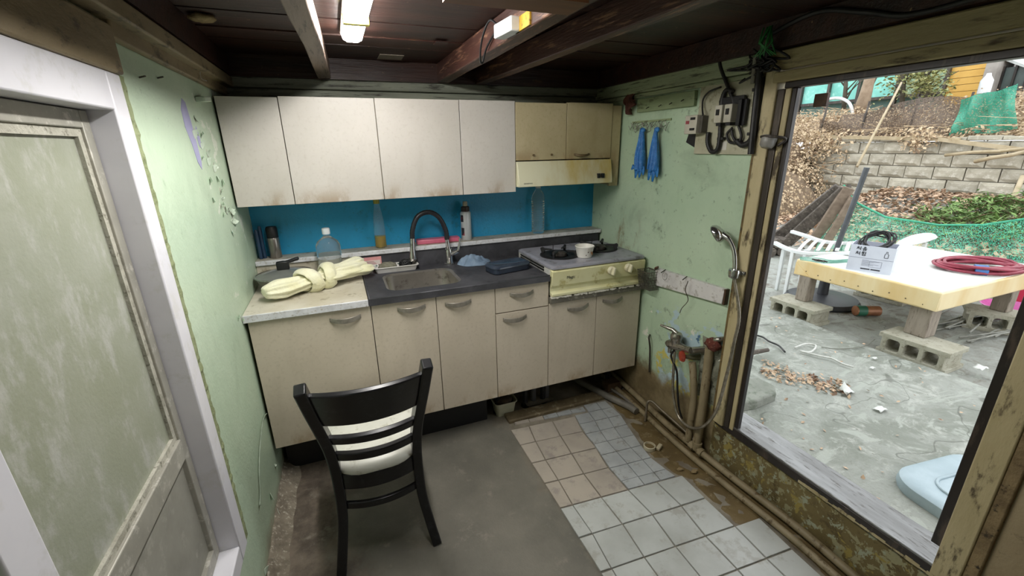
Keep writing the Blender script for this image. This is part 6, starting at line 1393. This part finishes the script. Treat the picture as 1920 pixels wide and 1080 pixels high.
wc2 = thing('chair_back', 'white curved plastic chair back beyond the platform by the net', 'chair', (4.15, 0.45, GZ))
c = at_x(1715, 452, 4.1)
mb = MB(); loops = []
for i in range(13):
    t_ = i/12; p = at_x(1676+76*t_, 461-13*t_, 4.1); h_ = 0.07*math.sin(math.pi*t_)**0.6+0.012; loops.append([p+Vector((-0.02, 0, -h_*.3)), p+Vector((0.02, 0, -h_*.3)), p+Vector((0.05, 0, h_)), p+Vector((0.01, 0, h_))])
loft(mb, loops); mb.build('shell', m_wp, wc2, smooth=50)
for px in (1690, 1735): a = at_x(px, 455, 4.12); MB().beam(a, (a.x, a.y, GZ), 0.03, 0.03, (1, 0, 0)).build('leg', m_wp, wc2, bevel=0.004)
# ---- dark planks leaning, logs
m_pk = simple('charred_plank', '#5e564e', '#453e38', 7, 0.8, c3='#7c746a', stretch=(0.5, 2, 2), bump=0.5); m_pk2 = simple('weathered_plank', '#857565', '#6d5e50', 7, 0.8, stretch=(0.5, 2, 2))
for i, (a, b, w_, mt_, lab) in enumerate((((1448, 452), (1576, 352), 0.145, m_pk, 'widest dark plank leaning by the net post'), ((1475, 455), (1586, 356), 0.145, m_pk, 'second dark plank leaning beside the widest one'), ((1520, 460), (1592, 352), 0.12, m_pk2, 'paler brown plank leaning against the net post'), ((1545, 462), (1600, 370), 0.08, m_pk2, 'narrow brown stake leaning under the net'))):
    A_, B_ = at_x(*a, 4.5), at_x(*b, 4.62); solo(MB().beam(A_, B_, 0.05, w_, (-0.6, 0.45, 0.6)), 'leaning_plank', mt_, lab, 'plank', A_, 'leaning planks', bevel=0.006)
for i in range(4):
    a = Vector((4.2+0.04*i, 1.9, GZ+0.06+0.11*(i//2))); a.x += 0.13*(i % 2); solo(MB().tube([a, a+Vector((0.12, 0.5, 0)), a+Vector((0.3, 1.1, 0))], [0.062, 0.06, 0.055], 10), 'log', m_pk, ('front lower', 'rear lower', 'front upper', 'rear upper')[i]+' dark log of the stack beyond the white chair', 'log', a-Vector((0, 0, .06)), 'stacked logs', smooth=30)
np_ = MB().tube([at_x(1575, 470, 4.66), at_x(1592, 345, 4.70)], 0.022, 10); solo(np_, 'net_post', m_pk, 'dark post holding the end of the green net', 'post', at_x(1575, 470, 4.66), smooth=30)
# ---- small things on the slab
mb = MB(); zz = GS-0.005; poly = [at_z(x, y, GS+0.055) for x, y in ((1380, 712), (1420, 706), (1453, 722), (1456, 735), (1420, 750), (1376, 757))]
solo(MB().prism(poly, (0, 0, -0.065)), 'flagstone', simple('mossy_stone', '#8a8c84', '#787b72', 6, 0.85, c3='#6a7064', bump=0.6), 'grey flagstone lying just outside the doorway jamb', 'stone', poly[0]-Vector((0, 0, .065)), bevel=0.012, seg=3)
lc = Vector((1.255, -1.33, GS-0.004)); t = thing('plastic_lid', 'pale blue plastic lid lying outside the right jamb', 'tray', lc)  # a plastic lid with an embossed ring, not a tray
ll = lambda e, z, r: [lc+Matrix.Rotation(-0.12, 3, 'Z') @ Vector((a, b, z)) for a, b in rrect(-0.25+e, -0.17+e, 0.25-e, 0.17-e, r, 8)]
mb = MB(); loft(mb, [ll(0.0, 0.0, 0.12), ll(-0.004, 0.02, 0.12), ll(0.0, 0.045, 0.12), ll(0.015, 0.055, 0.11), ll(0.06, 0.050, 0.08)]); mb.build('shell', simple('pale_blue_plastic', '#9fb0b8', '#90a2aa', 8, 0.4), t, smooth=45)
mb = MB(); mb.tube([lc+Matrix.Rotation(-0.12, 3, 'Z') @ Vector((a, b, 0.052)) for a, b in rrect(-0.15, -0.075, 0.15, 0.075, 0.07, 6)], 0.006, 6, closed=True); mb.build('raised_ring', simple('pale_blue_plastic', '', ''), t, smooth=True)
rk = [at_z(x, y, GS+0.01) for x, y in ((1490, 652), (1510, 645), (1530, 648), (1520, 660), (1500, 658), (1540, 668), (1560, 672), (1580, 682), (1600, 688))]
solo(MB().tube(curve_pts(rk, 5), 0.006, 6), 'white_rope', simple('white_string', '', ''), 'short white rope lying on the concrete slab', 'rope', rk[0], smooth=True)
bk = [at_z(x, y, GS+0.01) for x, y in ((1415, 628), (1430, 632), (1442, 640), (1460, 648), (1472, 660))]
solo(MB().tube(curve_pts(bk, 5), 0.006, 6), 'power_cable', m_cond, 'thin black cable lying on the slab near the jamb', 'cable', bk[0], smooth=True)
a, b = at_z(1405, 662, GS+0.05), at_z(1440, 656, GS+0.05); solo(MB().tube([a, b], [0.017, 0.013], 8), 'dark_stick', m_pk, 'dark stick end poking past the doorway jamb', 'stick', a, smooth=30)
m_pap = simple('white_scrap', '#d6d8d4', '#c8cac6', 20, 0.7)
for i, (x, y, s, lab) in enumerate(((1587, 735, 0.045, 'largest white paper scrap standing on the slab'), (1418, 755, 0.05, 'white plastic scrap beside the flagstone'), (1636, 690, 0.02, 'small white scrap near the near cinder block'), (1650, 768, 0.04, 'torn pale scrap on the leaves in mid slab'), (1640, 672, 0.02, 'thin white scrap left of the near cinder block'), (1838, 690, 0.05, 'white scraps right of the near cinder block'))):
    p = at_z(x, y, GS+0.001); mb = MB(); mb.grid(4, 4, lambda u, v: p+Vector(((u-.5)*s*1.6, (v-.5)*s, 0.002+s*0.5*abs(noise.noise(Vector((u*3, v*3, i*2.0))))+(s*1.3*v*v*(0.8-abs(u-.5)) if i == 0 else 0)))); solo(mb, 'paper_scrap', m_pap, lab, 'scrap', p, smooth=True, solid=0.001)
